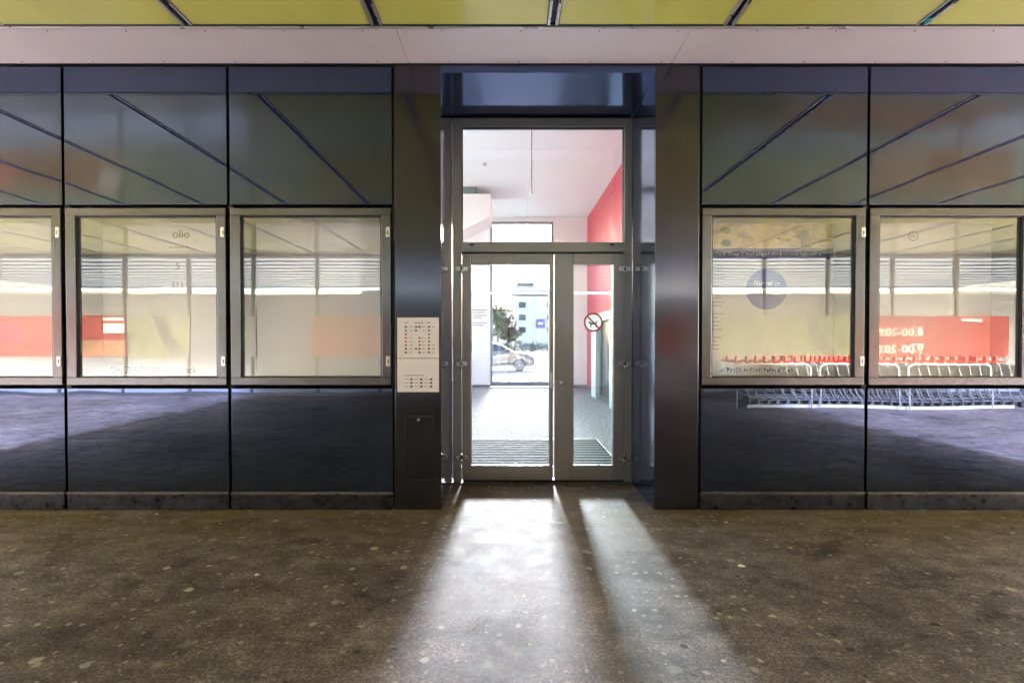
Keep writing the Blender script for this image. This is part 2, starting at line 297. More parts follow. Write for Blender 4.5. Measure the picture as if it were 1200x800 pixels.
# ------------------------------------------------------------------ mesh helpers
class MB:
    def __init__(s): s.bm = bmesh.new(); s.mats = []; s.cur = 0
    def m(s, mm):
        if mm not in s.mats: s.mats.append(mm)
        s.cur = s.mats.index(mm); return s
    def _tag(s, before):
        for f in s.bm.faces:
            if f.index < 0 or f not in before: pass
    def box(s, x0, x1, y0, y1, z0, z1, bev=0.0):
        x0, x1 = min(x0, x1), max(x0, x1); y0, y1 = min(y0, y1), max(y0, y1); z0, z1 = min(z0, z1), max(z0, z1)
        tb = bmesh.new()
        g = bmesh.ops.create_cube(tb, size=1.0)
        for v in tb.verts:
            v.co = Vector((x0 + (v.co.x + .5) * (x1 - x0), y0 + (v.co.y + .5) * (y1 - y0), z0 + (v.co.z + .5) * (z1 - z0)))
        if bev: bmesh.ops.bevel(tb, geom=list(tb.edges), offset=min(bev, (x1 - x0) / 2.2, (y1 - y0) / 2.2, (z1 - z0) / 2.2), segments=2, affect='EDGES', profile=0.5)
        s.add(tb); return s
    def add(s, tb, mtx=None):
        if mtx is not None: tb.transform(mtx)
        vm = {}
        for v in tb.verts: vm[v] = s.bm.verts.new(v.co)
        for f in tb.faces:
            try:
                nf = s.bm.faces.new([vm[v] for v in f.verts]); nf.material_index = s.cur; nf.smooth = f.smooth
            except ValueError: pass
        tb.free()
    def cyl(s, p0, p1, r0, r1=None, n=12, caps=True, smooth=True):
        p0 = Vector(p0); p1 = Vector(p1); r1 = r0 if r1 is None else r1
        d = (p1 - p0); L = d.length; q = d.to_track_quat('Z', 'Y').to_matrix()
        a = [s.bm.verts.new(p0 + q @ Vector((math.cos(2 * math.pi * i / n) * r0, math.sin(2 * math.pi * i / n) * r0, 0))) for i in range(n)]
        b = [s.bm.verts.new(p1 + q @ Vector((math.cos(2 * math.pi * i / n) * r1, math.sin(2 * math.pi * i / n) * r1, 0))) for i in range(n)]
        for i in range(n):
            f = s.bm.faces.new((a[i], a[(i + 1) % n], b[(i + 1) % n], b[i])); f.smooth = smooth; f.material_index = s.cur
        if caps:
            f = s.bm.faces.new(a[::-1]); f.material_index = s.cur
            f = s.bm.faces.new(b); f.material_index = s.cur
        return s
    def tube(s, pts, r, n=8):
        pts = [Vector(p) for p in pts]; rings = []
        for i, p in enumerate(pts):
            d = (pts[min(i + 1, len(pts) - 1)] - pts[max(i - 1, 0)]).normalized()
            q = d.to_track_quat('Z', 'Y').to_matrix()
            rings.append([s.bm.verts.new(p + q @ Vector((math.cos(2 * math.pi * k / n) * r, math.sin(2 * math.pi * k / n) * r, 0))) for k in range(n)])
        for a, b in zip(rings, rings[1:]):
            # align rings
            off = min(range(n), key=lambda o: sum((a[k].co - b[(k + o) % n].co).length for k in range(n)))
            for k in range(n):
                f = s.bm.faces.new((a[k], a[(k + 1) % n], b[(k + 1 + off) % n], b[(k + off) % n])); f.smooth = True; f.material_index = s.cur
        for rg, fl in ((rings[0], True), (rings[-1], False)):
            f = s.bm.faces.new(rg[::-1] if fl else rg); f.material_index = s.cur
        return s
    def poly(s, pts, vec):      # extruded polygon
        a = [s.bm.verts.new(Vector(p)) for p in pts]; v = Vector(vec); b = [s.bm.verts.new(Vector(p) + v) for p in pts]
        n = len(a)
        fs = [s.bm.faces.new(a[::-1]), s.bm.faces.new(b)] + [s.bm.faces.new((a[i], a[(i + 1) % n], b[(i + 1) % n], b[i])) for i in range(n)]
        for f in fs: f.material_index = s.cur
        return s
    def quad(s, *p):
        f = s.bm.faces.new([s.bm.verts.new(Vector(q)) for q in p]); f.material_index = s.cur; return s
    def build(s, name, m=None, parent=None, recalc=True):
        if recalc: bmesh.ops.recalc_face_normals(s.bm, faces=s.bm.faces)
        me = bpy.data.meshes.new(name); s.bm.to_mesh(me); s.bm.free()
        for mm in (s.mats if s.mats else [m]): me.materials.append(mm)
        o = bpy.data.objects.new(name, me); col.objects.link(o)
        if parent:
            o.parent = parent
            pw = wloc(parent)
            me.transform(Matrix.Translation(-pw))
        return o
def wloc(o):
    v = Vector(o.location)
    while o.parent: o = o.parent; v = v + Vector(o.location)
    return v
def thing(name, label, cat, loc=(0, 0, 0), group=None):
    o = bpy.data.objects.new(name, None); o.empty_display_size = 0.2; col.objects.link(o); o.location = loc
    return tag(o, label, cat, group)
def tag(o, label, cat, group=None):
    o['label'] = label; o['category'] = cat
    if group: o['group'] = group
    return o
def struct(o): o['kind'] = 'structure'; return o
def bx(name, m, parent, x0, x1, y0, y1, z0, z1, bev=0.0): return MB().box(x0, x1, y0, y1, z0, z1, bev).build(name, m, parent)
def copy_tree(o, loc=None, parent=None):
    c = o.copy(); col.objects.link(c)
    if parent: c.parent = parent
    if loc is not None: c.location = loc
    for ch in list(o.children): copy_tree(ch, None, c)
    return c
def text_into(mb, s, x, y, z, h, facing='-Y', width=None, depth=0.002):
    """letters as thin raised mesh; x is the reading start, z the baseline, h the capital height"""
    cu = bpy.data.curves.new('t', 'FONT'); cu.body = s; cu.size = h / 0.7; cu.extrude = depth / 2; cu.resolution_u = 3
    o = bpy.data.objects.new('t', cu); col.objects.link(o); bpy.context.view_layer.update()
    me = bpy.data.meshes.new_from_object(o.evaluated_get(bpy.context.evaluated_depsgraph_get()))
    bpy.data.objects.remove(o); bpy.data.curves.remove(cu)
    tb = bmesh.new(); tb.from_mesh(me); bpy.data.meshes.remove(me)
    if width and tb.verts:
        wd = max(v.co.x for v in tb.verts) - min(v.co.x for v in tb.verts)
        tb.transform(Matrix.Diagonal((width / wd, 1, 1, 1)))
    rot = Matrix.Rotation(R(90), 4, 'X')
    if facing == '+Y': rot = Matrix.Rotation(R(180), 4, 'Z') @ rot
    if facing == '-X': rot = Matrix.Rotation(R(-90), 4, 'Z') @ rot
    mb.add(tb, Matrix.Translation((x, y, z)) @ rot)

YF = D; RR = 1.19; YR = RR * D
ZC = 1.5 + 322 * U          # ceiling height 3.94
YB = MY(3.15)               # opposite shop glass
XE = 20.0; XS = 25.0

# ------------------------------------------------------------------ ground, floors, ceiling
g = bx('ground', M['road'], None, -400, 400, -400, 700, -0.5, -0.03); struct(g)
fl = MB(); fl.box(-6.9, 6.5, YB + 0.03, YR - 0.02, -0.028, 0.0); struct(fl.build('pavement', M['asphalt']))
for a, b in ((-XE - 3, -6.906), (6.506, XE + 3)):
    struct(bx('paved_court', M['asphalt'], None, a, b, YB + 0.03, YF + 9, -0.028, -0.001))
# expansion joint across the entrance and the open crack running out of it
ck = MB(); ck.box(PX(515), PX(775), PX(0) * 0 + 0.93 * D, 0.93 * D + 0.006, 0.0005, 0.0012)
pts = [(0.093 * 6.6, 0.925 * D), (0.60, 3.6), (0.63, 3.1), (0.60, 2.7), (0.585, 2.2), (0.56, 1.4)]
for a, b in zip(pts, pts[1:]):
    ck.quad((a[0], a[1], 0.001), (a[0] + 0.006, a[1], 0.001), (b[0] + 0.006, b[1], 0.001), (b[0], b[1], 0.001))
for xx in (-6.903, 6.503): ck.box(xx - .004, xx + .004, YB + .05, YF + 3, .0005, .0012)
struct(ck.build('pavement_joint', M['slot'], recalc=False))

ce = bpy.data.objects.new('ceiling', None); col.objects.link(ce); struct(ce)
bx('roof_slab', M['white'], ce, -XE - 1, XE + 1, YB - 0.5, YF + 0.9, ZC + 0.09, ZC + 0.5)
YBM = 0.882 * D             # room edge of the beam
J = [-133.5 + 179.25 * k for k in (0, 1, 2)]
J = sorted(J + [-133.5 - 192.5 * k for k in range(1, 12)] + [225 + 195.5 * k for k in range(1, 11)])
J = [j * U for j in J]
for a, b in zip(J, J[1:]):
    bx('ceiling_panel', M['lime'], ce, a + 0.045, b - 0.045, YB + 0.05, YBM - 0.03, ZC, ZC + 0.03, 0.004)
for j in J:
    p = MB(); p.m(M['alulight']); p.box(j - 0.042, j - 0.021, YB + 0.05, YBM - 0.03, ZC - 0.008, ZC + 0.03, 0.002)
    p.box(j + 0.021, j + 0.042, YB + 0.05, YBM - 0.03, ZC - 0.008, ZC + 0.03, 0.002)
    p.m(M['black']); p.box(j - 0.0205, j + 0.0205, YB + 0.05, YBM - 0.03, ZC + 0.012, ZC + 0.03)
    if abs(j) < 11:
        for i_ in range(int((YBM - YB - .35) / .15)): p.box(j + .023, j + .037, YB + .2 + i_ * .15, YB + .25 + i_ * .15, ZC - .0095, ZC - .0082)
    p.build('joint_profile', None, ce)
be = bpy.data.objects.new('ceiling_edge', None); col.objects.link(be); struct(be)
bx('edge_gasket', M['black'], be, -XE, XE, YBM - 0.028, YBM - 0.004, ZC + 0.004, ZC + 0.05)
bx('edge_trim', M['alulight'], be, -XE, XE, YBM - 0.002, YBM + 0.016, ZC - 0.008, ZC + 0.05, 0.002)
sx = [-XE, -9.1, PX(480) - 2.5 * 0, PX(785), 7.5, XE]
for a, b in zip(sx, sx[1:]):
    bx('soffit_sheet', M['beam'], be, a + 0.002, b - 0.002, YBM + 0.018, YF - 0.012, ZC, ZC + 0.05, 0.003)
for k_ in range(-9, 10):
    for yy in (YBM + .05, YF - .045):
        MB().cyl((k_ * .62 + .1, yy, ZC - .003), (k_ * .62 + .1, yy, ZC), .006, n=10).build('soffit_screw', M['galv'], be)
bx('wall_gap', M['black'], be, -XE, XE, YF - 0.01, YF + 0.4, ZC - 0.004, ZC + 0.05)

# ------------------------------------------------------------------ facade wall
GAP = 0.013
def wall_side(label, joints, x_in, x_out):
    t = thing('panel_wall', label, 'wall', ((joints[0] + joints[-1]) / 2, YF, 0))
    zt = PZ(80.5); z1 = PZ(240.5); z2 = PZ(243.5); z3 = PZ(452); z4 = PZ(455); z5 = PZ(576); z6 = PZ(579)
    for a, b in zip(joints, joints[1:]):
        for (za, zb) in ((z1, zt), (z5, z4)):
            bx('wall_panel', M['enamel'], t, a + GAP, b - GAP, YF, YF + 0.025, za, zb, 0.003)
        bx('plinth', M['plinth'], t, a + GAP, b - GAP, YF - 0.012, YF + 0.03, 0.004, z6 - 0.002, 0.003)
        bx('plinth_edge', M['rim'], t, a + GAP, b - GAP, YF - 0.022, YF + 0.0, z6, z5 - 0.002, 0.003)
    x0, x1 = joints[0], joints[-1]
    s = MB(); s.box(x0, x1, YF + 0.032, YF + 0.34, z1 + 0.004, ZC - 0.01); s.box(x0, x1, YF + 0.032, YF + 0.34, 0.0, z4 - 0.006)
    s.box(x0, x1, YF + 0.345, YF + 0.5, 0, ZC - 0.01)
    for j in joints: s.box(j - 0.02, j + 0.02, YF + 0.032, YF + 0.33, z4 - 0.002, z1)
    s.build('backing_wall', M['black'], t)
    e = MB(); a, b = (x0, x_out) if x_out < x0 else (x1, x_out)
    e.box(a, b, YF, YF + 0.5, 0, ZC - 0.01); e.build('plain_wall', M['enamel'], t)
    return t
XL = [PX(v) for v in (-308, -115.5, 76.5, 269, 461.5)]; XR = [PX(v) for v in (820, 1015.5, 1211, 1406)]
wall_side('dark blue mirror-glossy panel wall left of the entrance, joined in big squares', XL, None, XL[0] - .06)
wall_side('dark blue mirror-glossy panel wall right of the entrance, mirroring the trolleys', XR, None, XR[-1] + .38)

# ------------------------------------------------------------------ entrance surround
XPL = PX(517); XPR = PX(767)
XJL = PX(530, RR); XJR = PX(741, RR)
XPLi = XPL; ZL = 1.5 + 312 * U
su = thing('entrance_surround', 'dark steel entrance recess with wide pillars round the double door', 'door surround', ((XPL + XPR) / 2, YF, 0))
def pillar(a, b): 
    s = MB(); s.box(a, b, YF - 0.006, YF + 0.03, 0.004, ZC - 0.012, 0.003); return s
pillar(XL[-1] + GAP, XPL).build('pillar_face', M['pillar'], su)
pillar(XPR, XR[0] - GAP).build('pillar_face', M['pillar'], su)
# jamb panels (slightly splayed like the photo) and recess ceiling
for (a, b, c, d) in ((XPL, XJL, XL[-1] + 0.05, XJL - 0.25), (XPR, XJR, XR[0] - 0.05, XJR + 0.25)):
    s = MB(); s.poly([(a, YF + 0.032, 0.003), (b, YR + 0.12, 0.003), (d, YR + 0.12, 0.003), (c, YF + 0.032, 0.003)], (0, 0, ZC - 0.02))
    s.build('jamb_panel', M['jamb'], su)
s = MB(); s.box(XPL - 0.0, XPR + 0.0, YF - 0.004, YR + 0.12, ZL, ZC - 0.012, 0.002); s.build('recess_ceiling', M['jamb'], su)
for xx in (PX(475), ):
    s = MB(); s.m(M['slot'])
# flush access door in the left pillar
ad = MB(); x0, x1, z0, z1 = PX(474.5), PX(507), PZ(561), PZ(488)
ad.m(M['black'])
for q in ((x0 - .008, x1 + .008, z0 - .008, z0), (x0 - .008, x1 + .008, z1, z1 + .008), (x0 - .008, x0, z0, z1), (x1, x1 + .008, z0, z1)):
    ad.box(q[0], q[1], YF - 0.0078, YF - 0.002, q[2], q[3])
ad.m(M['pillar']); ad.box(x0 + .001, x1 - .001, YF - 0.0095, YF - 0.002, z0 + .001, z1 - .001, 0.001)
hatch = ad.build('access_hatch', None, su)
k = MB(); k.cyl((PX(490.5), YF - 0.016, PZ(491.5)), (PX(490.5), YF - 0.008, PZ(491.5)), 0.013, n=20); k.build('lock', M['steel'], hatch)

# ------------------------------------------------------------------ display cases
cases = {}
def display_case(x0, x1, label, back):
    z0, z1 = PZ(451), PZ(244.5)
    a, b = x0 + GAP + 0.004, x1 - GAP - 0.012
    t = thing('display_case', label, 'display case', ((a + b) / 2, YF, z0), 'glazed display cases set in the panel wall')
    fw = 0.085; yf = YF - 0.008; dp = 0.30
    fr = MB()
    fr.box(a, b, yf, YF + 0.03, z1 - fw * .78, z1, 0.004); fr.box(a, b, yf, YF + 0.03, z0, z0 + fw * .78, 0.004)
    fr.box(a, a + fw, yf, YF + 0.03, z0 + fw * .78, z1 - fw * .78, 0.004); fr.box(b - fw * .95, b, yf, YF + 0.03, z0 + fw * .78, z1 - fw * .78, 0.004)
    fr.build('frame', M['aludark'], t)
    ia, ib, iz0, iz1 = a + fw, b - fw * .95, z0 + fw * .78, z1 - fw * .78
    gk = MB(); w_ = 0.012
    for q in ((ia, ib, iz1 - w_, iz1), (ia, ib, iz0, iz0 + w_), (ia, ia + w_, iz0 + w_, iz1 - w_), (ib - w_, ib, iz0 + w_, iz1 - w_)):
        gk.box(q[0] + .0005, q[1] - .0005, YF + 0.003, YF + 0.02, q[2] + .0005, q[3] - .0005)
    gk.build('gasket', M['black'], t)
    MB().box(ia + 0.002, ib - 0.002, YF + 0.0225, YF + 0.0265, iz0 + 0.002, iz1 - 0.002).build('glass_pane', M['caseglass'], t)
    cs = MB(); o = 0.018
    cs.box(ia - o, ia - 0.004, YF + 0.032, YF + dp, iz0 - o, iz1 + o); cs.box(ib + 0.004, ib + o, YF + 0.032, YF + dp, iz0 - o, iz1 + o)
    cs.box(ia - 0.003, ib + 0.003, YF + 0.032, YF + dp, iz1 + 0.004, iz1 + o); cs.box(ia - 0.003, ib + 0.003, YF + 0.032, YF + dp, iz0 - o, iz0 - 0.004)
    cs.build('case_box', M['caseside'], t)
    MB().box(ia - o, ib + o, YF + dp + 0.002, YF + dp + 0.012, iz0 - o, iz1 + o).build('backing_board', M[back], t)
    for zy in (273, 423):
        lk = MB(); zz = PZ(zy); xc = b - 0.022
        lk.m(M['steel']); lk.box(xc - 0.017, xc + 0.017, yf - 0.010, yf - 0.0005, zz - 0.046, zz + 0.046, 0.008)
        lk.m(M['black']); lk.box(xc - 0.004, xc + 0.004, yf - 0.0115, yf - 0.0095, zz - 0.017, zz + 0.014)
        lk.build('latch', None, t)
    return dict(t=t, ia=ia, ib=ib, z0=iz0, z1=iz1, yb=YF + dp)
labels = ['glazed display case, empty and white backed, cut by the left edge of the photo',
          'display case with a faint logo and a line of grey letters along its foot',
          'blank cream-backed display case, nearest on the left to the entrance',
          'display case with a poster of a big blue disc and a blue text band',
          'display case at the right, pale board with one small round emblem near its top']
mods = [(XL[1], XL[2]), (XL[2], XL[3]), (XL[3], XL[4]), (XR[0], XR[1]), (XR[1], XR[2])]
CS = [display_case(a, b, l, k_) for (a, b), l, k_ in zip(mods, labels, ('offw3', 'offw2', 'offw', 'offw3', 'offw3'))]
RB = 1 + (0.30 / D)     # backing board plane
def on_board(x, y, lift=0.0): return PX(x, RB), YF + 0.30 - lift, PZ(y, RB)
yb = YF + 0.2995
# case 2: printed logo and foot line
def strokes(mb, x0, x1, y, z, h, seed):
    """a line of print too small to read: letter-sized marks in words"""
    rs = random.Random(seed); x = x0
    while x < x1 - h * .5:
        for _ in range(rs.randint(3, 8)):
            if x > x1 - h * .5: break
            w_, hh = h * rs.uniform(.3, .6), h * rs.choice((.7, .7, 1.0))
            mb.box(x, x + w_ * .3, y, y + .001, z, z + hh); mb.box(x + w_ * .31, x + w_, y, y + .001, z + hh * rs.choice((0, .4, .75)), z + hh * rs.choice((.85, .95)))
            x += w_ + h * .16
        x += h * .4
c = CS[1]
def printed(name, fn, parent, mm='inkgrey'):
    q = MB(); q.m(M[mm]); fn(q); return q.build(name, None, parent)
printed('logo', lambda q: text_into(q, 'olio', PX(203, RB), yb, PZ(279, RB), 0.075), c['t'])
printed('logo_caption', lambda q: strokes(q, PX(199, RB), PX(223, RB), yb, PZ(291, RB), 0.018, 1), c['t'])
printed('round_symbol', lambda q: text_into(q, 'S', PX(207, RB), yb, PZ(315, RB), 0.06), c['t'])
for k_ in range(3): printed('printed_bar', lambda q: q.box(PX(203 + 5 * k_, RB), PX(204.5 + 5 * k_, RB), yb - 0.001, yb + 0.001, PZ(345 - k_, RB), PZ(330, RB)), c['t'])
printed('lettering', lambda q: text_into(q, 'CHI ZENTRUM im 2.Stock', PX(128, RB), yb, PZ(437, RB), 0.062, width=(229 - 128) * U * RB), c['t'], 'ink')
# case 4: poster
c = CS[3]; ps = thing('poster', 'poster with a blue text band, a big blue disc and a pale picture strip', 'poster', (PX(900, RB), yb, PZ(440, RB)))
x0, x1 = PX(829, RB), PX(975, RB)
q = MB(); q.m(M['ink'])
r4 = random.Random(5)
for i in range(22):
    y_ = 312 + i * 4.6
    if i % 6 != 5: q.box(PX(831, RB), PX(831 + r4.uniform(9, 18), RB), yb - .0045, yb - .0032, PZ(y_ + .7, RB), PZ(y_, RB))
q.m(basic('poster sheet', (0.78, 0.75, 0.83), 0.5, var=0.05)); q.box(x0, x1, yb - 0.003, yb + 0.0, PZ(438, RB), PZ(262, RB)); q.build('sheet', None, ps)
yp = yb - 0.0045
q = MB(); q.m(M['inkcream']); q.box(x0, x1, yp, yp + .001, PZ(291, RB), PZ(263, RB))
q.m(M['inkochre'])
rnd = random.Random(3)
def blob(mb, cx, cz, rx, rz, yy, n=9, rg=rnd):
    mb.poly([(cx + rx * math.cos(2 * math.pi * i / n) * rg.uniform(.7, 1.1), yy, cz + rz * math.sin(2 * math.pi * i / n) * rg.uniform(.7, 1.1)) for i in range(n)], (0, 0.0006, 0))
for i in range(16):
    mm = rnd.choice(['inkochre', 'inkolive', 'inkgrey', 'inkcream', 'posterorange']); q.m(M[mm])
    blob(q, PX(rnd.choice([rnd.uniform(845, 885), rnd.uniform(905, 955)]), RB), PZ(rnd.uniform(268, 287), RB), rnd.uniform(.02, .06), rnd.uniform(.012, .04), yp - 0.001 - i * 0.0007)
q.m(M['inkgrey']); q.poly([(PX(937, RB), yp - 0.014, PZ(290, RB)), (PX(949, RB), yp - 0.014, PZ(290, RB)), (PX(949, RB), yp - 0.014, PZ(279, RB)), (PX(945, RB), yp - 0.014, PZ(272, RB)), (PX(937, RB), yp - 0.014, PZ(270, RB))], (0, 0.001, 0))
q.build('picture_strip', None, ps)
q = MB(); q.m(M['inkblue']); q.box(x0, x1, yp, yp + .001, PZ(304, RB), PZ(291.5, RB)); q.build('text_band', None, ps)
q = MB(); q.m(M['inkwhite']); strokes(q, PX(830, RB), PX(850, RB), yp - .002, PZ(300, RB), .034, 2); text_into(q, 'Shop 2', PX(852, RB), yp - 0.002, PZ(300, RB), 0.036, width=18 * U * RB); strokes(q, PX(873, RB), PX(962, RB), yp - .002, PZ(300, RB), .034, 3); q.build('band_lettering', None, ps)
cx, cz, rr = PX(897.5, RB), PZ(339, RB), 25.5 * U
q = MB(); q.m(basic('disc print', (0.14, 0.16, 0.5), 0.5, var=0.15)); q.poly([(cx + rr * math.cos(2 * math.pi * i / 64), yp, cz + rr * math.sin(2 * math.pi * i / 64)) for i in range(64)], (0, 0.001, 0)); q.build('disc', None, ps)
q = MB(); q.m(M['inkwhite']); strokes(q, cx - .12, cx + .13, yp - .002, cz + .04, .042, 4); strokes(q, cx - .1, cx + .1, yp - .002, cz - .02, .042, 5); q.build('disc_lettering', None, ps)
q = MB(); q.m(M['inkblue'])
strokes(q, PX(845, RB), PX(930, RB), yp, PZ(436, RB), .045, 6); q.build('web_address', None, ps)
ps['label'] = 'poster with a blue text band, a big blue disc and a pale picture strip'
# case 5: small emblem
c = CS[4]; p = MB(); p.m(M['inkgrey']); cx, cz = PX(1069, RB), PZ(277, RB)
for i in range(28):
    a0, a1 = 2 * math.pi * i / 28, 2 * math.pi * (i + 1) / 28
    p.poly([(cx + r_ * math.cos(a), yb, cz + r_ * math.sin(a)) for r_, a in ((.048, a0), (.048, a1), (.04, a1), (.04, a0))], (0, .001, 0))
text_into(p, 'm', cx - 0.024, yb, cz - 0.016, 0.04)
p.build('emblem', None, c['t'])

# ------------------------------------------------------------------ notice boards on the pillar
def notice(label, y0, y1, rows):
    t = thing('notice_board', label, 'notice board', (PX(490), YF - 0.007, PZ(y1)))
    q = MB(); q.m(M['board']); q.box(PX(466), PX(514.5), YF - 0.0145, YF - 0.0065, PZ(y1), PZ(y0), 0.0015)
    rows(q); q.build('board', None, t)
yn = YF - 0.0158
def rows_top(q):
    q.m(M['inkgrey'])
    for xa, xb in ((474, 479), (486, 497), (500, 505)): q.box(PX(xa), PX(xb), yn, yn + .001, PZ(378.6), PZ(377.8))
    for r_ in range(8):
        y_ = 383 + r_ * 4.25
        for j_, xc in enumerate((476, 482, 488, 492, 496.5, 503, 508)):
            if rnd.random() < .25 and r_ not in (0, 6): continue
            q.m(M['inkred'] if (j_ in (0, 3) and 1 < r_ < 6) else M['ink'] if (r_ in (0, 6, 7) or j_ == 2) else M['inkgrey'])
            if j_ in (1, 4, 6): q.box(PX(xc - 1.6), PX(xc + 1.6), yn, yn + .001, PZ(y_ + .35), PZ(y_ - .35))
            else: q.box(PX(xc - 1.3), PX(xc + 1.3), yn, yn + .001, PZ(y_ + 1.0), PZ(y_ - 1.0))
def rows_bot(q):
    q.m(M['inkgrey']); q.box(PX(474), PX(497), yn, yn + .001, PZ(440), PZ(439.2))
    for r_ in range(3):
        for xc in (482.5, 494, 505.5):
            q.m(M['inkgrey']); q.box(PX(xc - 8), PX(xc - 3), yn, yn + .001, PZ(444.4 + r_ * 4.2), PZ(443.8 + r_ * 4.2))
            q.m(M['ink']); q.box(PX(xc - 1.5), PX(xc + 1.3), yn, yn + .001, PZ(445.2 + r_ * 4.2), PZ(443 + r_ * 4.2))
notice('upper white notice board on the left pillar, covered in rows of little signs', 372, 419.3, rows_top)
notice('lower white notice board on the left pillar, mostly bare with three short rows', 419.9, 459, rows_bot)

# ------------------------------------------------------------------ double door with transom
def q_(x, y): return PX(x, RR), PZ(y, RR)
dr = thing('double_door', 'grey aluminium double door with tall transom window in the entrance recess', 'door', (PX(636, RR), YR, 0))
def rect_frame(x0, x1, y0, y1, wl, wr, wt, wb, ya, yb2, bev=0.004):
    mb = MB(); X0, Z1 = q_(x0, y0); X1, Z0 = q_(x1, y1)
    L, Rr, T, B = wl * U * RR, wr * U * RR, wt * U * RR, wb * U * RR
    mb.box(X0, X0 + L, ya, yb2, Z0, Z1, bev); mb.box(X1 - Rr, X1, ya, yb2, Z0, Z1, bev)
    mb.box(X0 + L, X1 - Rr, ya, yb2, Z1 - T, Z1, bev)
    if wb: mb.box(X0 + L, X1 - Rr, ya, yb2, Z0, Z0 + B, bev)
    return mb, (X0 + L, X1 - Rr, Z0 + B, Z1 - T)
mb, tin = rect_frame(530.5, 740.5, 140, 564.5, 10.5, 9.5, 10, 0, YR, YR + 0.09)
X0, Z1 = q_(541, 284); X1, Z0 = q_(731, 295.5)
mb.box(X0, X1, YR + 0.004, YR + 0.086, Z0, Z1, 0.003)
mb.build('door_frame', M['alu'], dr)
bx('transom_shadow_gap', M['black'], dr, X0 + .001, X1 - .001, YR + 0.03, YR + 0.07, Z0 - 0.014, Z0 - 0.001)
# top filler between frame and recess ceiling
bx('head_filler', M['jamb'], dr, XJL - 0.1, XJR + 0.1, YR + 0.03, YR + 0.11, PZ(140, RR) + 0.001, ZL - 0.002)
gl = MB(); a, b = q_(541, 150), q_(731, 284)
w_ = 0.012
gk = MB()
for q in ((a[0], b[0], a[1] - w_, a[1]), (a[0], a[0] + w_, b[1], a[1] - w_), (b[0] - w_, b[0], b[1], a[1] - w_)):
    gk.box(q[0] + .0005, q[1] - .0005, YR + 0.025, YR + 0.055, q[2], q[3] - .0005)
gk.build('gasket', M['black'], dr)
MB().box(a[0] + .002, b[0] - .002, YR + 0.045, YR + 0.049, b[1], a[1] - .002).build('transom_glass', M['doorglass'], dr)
def leaf(x0, x1, wl, wr, gm, swing, lab=None):
    mb, inn = rect_frame(x0, x1, 297.5, 562.5, wl, wr, 12, 16.5, YR - 0.012, YR + 0.05, 0.006)
    lf = mb.build('door_leaf', M['alu'], dr)
    if lab: lf['label'] = lab
    w_ = 0.009; gk = MB()
    for q in ((inn[0], inn[1], inn[3] - w_, inn[3]), (inn[0], inn[1], inn[2], inn[2] + w_), (inn[0], inn[0] + w_, inn[2] + w_, inn[3] - w_), (inn[1] - w_, inn[1], inn[2] + w_, inn[3] - w_)):
        gk.box(q[0] + .0005, q[1] - .0005, YR + 0.0, YR + 0.03, q[2] + .0005, q[3] - .0005)
    gk.build('glass_bead', M['alulight'], lf)
    MB().box(inn[0] + .002, inn[1] - .002, YR + 0.012, YR + 0.018, inn[2] + .002, inn[3] - .002).build('glass_pane', gm, lf)
    return lf, inn
lf1, in1 = leaf(541.5, 648.2, 10.5, 4.2, M['doorglass'], 1, 'wider leaf with a slim meeting stile')
lf2, in2 = leaf(649.6, 731.2, 22, 12.5, M['tealglass'], -1, 'narrower leaf with a wide meeting stile')
# hinges
for lf, xs, sgn in ((lf1, 541, -1), (lf2, 731.5, 1)):
    for yy in (315.5, 426, 536):
        X, Z = q_(xs, yy); h = MB(); h.m(M['steel'])
        h.cyl((X, YR - 0.032, Z - 0.045), (X, YR - 0.032, Z - 0.012), 0.013, n=14); h.cyl((X, YR - 0.032, Z + 0.012), (X, YR - 0.032, Z + 0.045), 0.013, n=14)
        h.m(M['black']); h.cyl((X, YR - 0.032, Z - 0.012), (X, YR - 0.032, Z + 0.012), 0.011, n=12)
        h.m(M['steel']); h.box(X - 0.062, X - 0.008, YR - 0.030, YR - 0.0125, Z - 0.026, Z + 0.026, 0.004)
        h.box(X + 0.008, X + 0.062, YR - 0.030, YR - 0.0125, Z - 0.026, Z + 0.026, 0.004)
        h.build('hinge', None, lf)
# long pull bar edge and lock
X, _ = q_(652.5, 400)
h = MB(); h.box(X - 0.008, X + 0.008, YR - 0.05, YR - 0.036, PZ(470, RR), PZ(430, RR), 0.004); 
for yy in (435, 465): h.cyl((X, YR - 0.04, PZ(yy, RR)), (X, YR - 0.012, PZ(yy, RR)), 0.006, n=10)
X, _ = q_(657.5, 400)
k = MB(); k.m(M['steel'])
for yy in (448, 453.5): k.cyl((X, YR - 0.020, PZ(yy, RR)), (X, YR - 0.0122, PZ(yy, RR)), 0.018, n=20)
k.m(M['black']); k.box(X - .0025, X + .0025, YR - 0.0212, YR - 0.0198, PZ(453.5, RR) - .008, PZ(453.5, RR) + .008)
k.build('lock', None, lf2)
k = MB(); k.box(PX(645.2, RR), PX(648, RR), YR - 0.03, YR - 0.0125, PZ(455, RR), PZ(436, RR), 0.003); k.build('pull_handle', M['alulight'], lf1)
bx('threshold', M['rim'], dr, XJL - 0.01, XJR + 0.01, YR - 0.045, YR + 0.16, 0.001, 0.014, 0.004)
bx('door_sweep', M['slot'], dr, PX(542, RR), PX(731, RR), YR + 0.0, YR + 0.03, 0.0145, PZ(562.5, RR) - .001)
# closer arms seen as small dark studs on the transom bar
s = MB()
for xx in (553, 717): s.box(PX(xx - 2.5, RR), PX(xx + 2.5, RR), YR - 0.003, YR + 0.006, PZ(288, RR), PZ(286, RR), 0.001)
s.build('screw_cap', M['black'], dr)
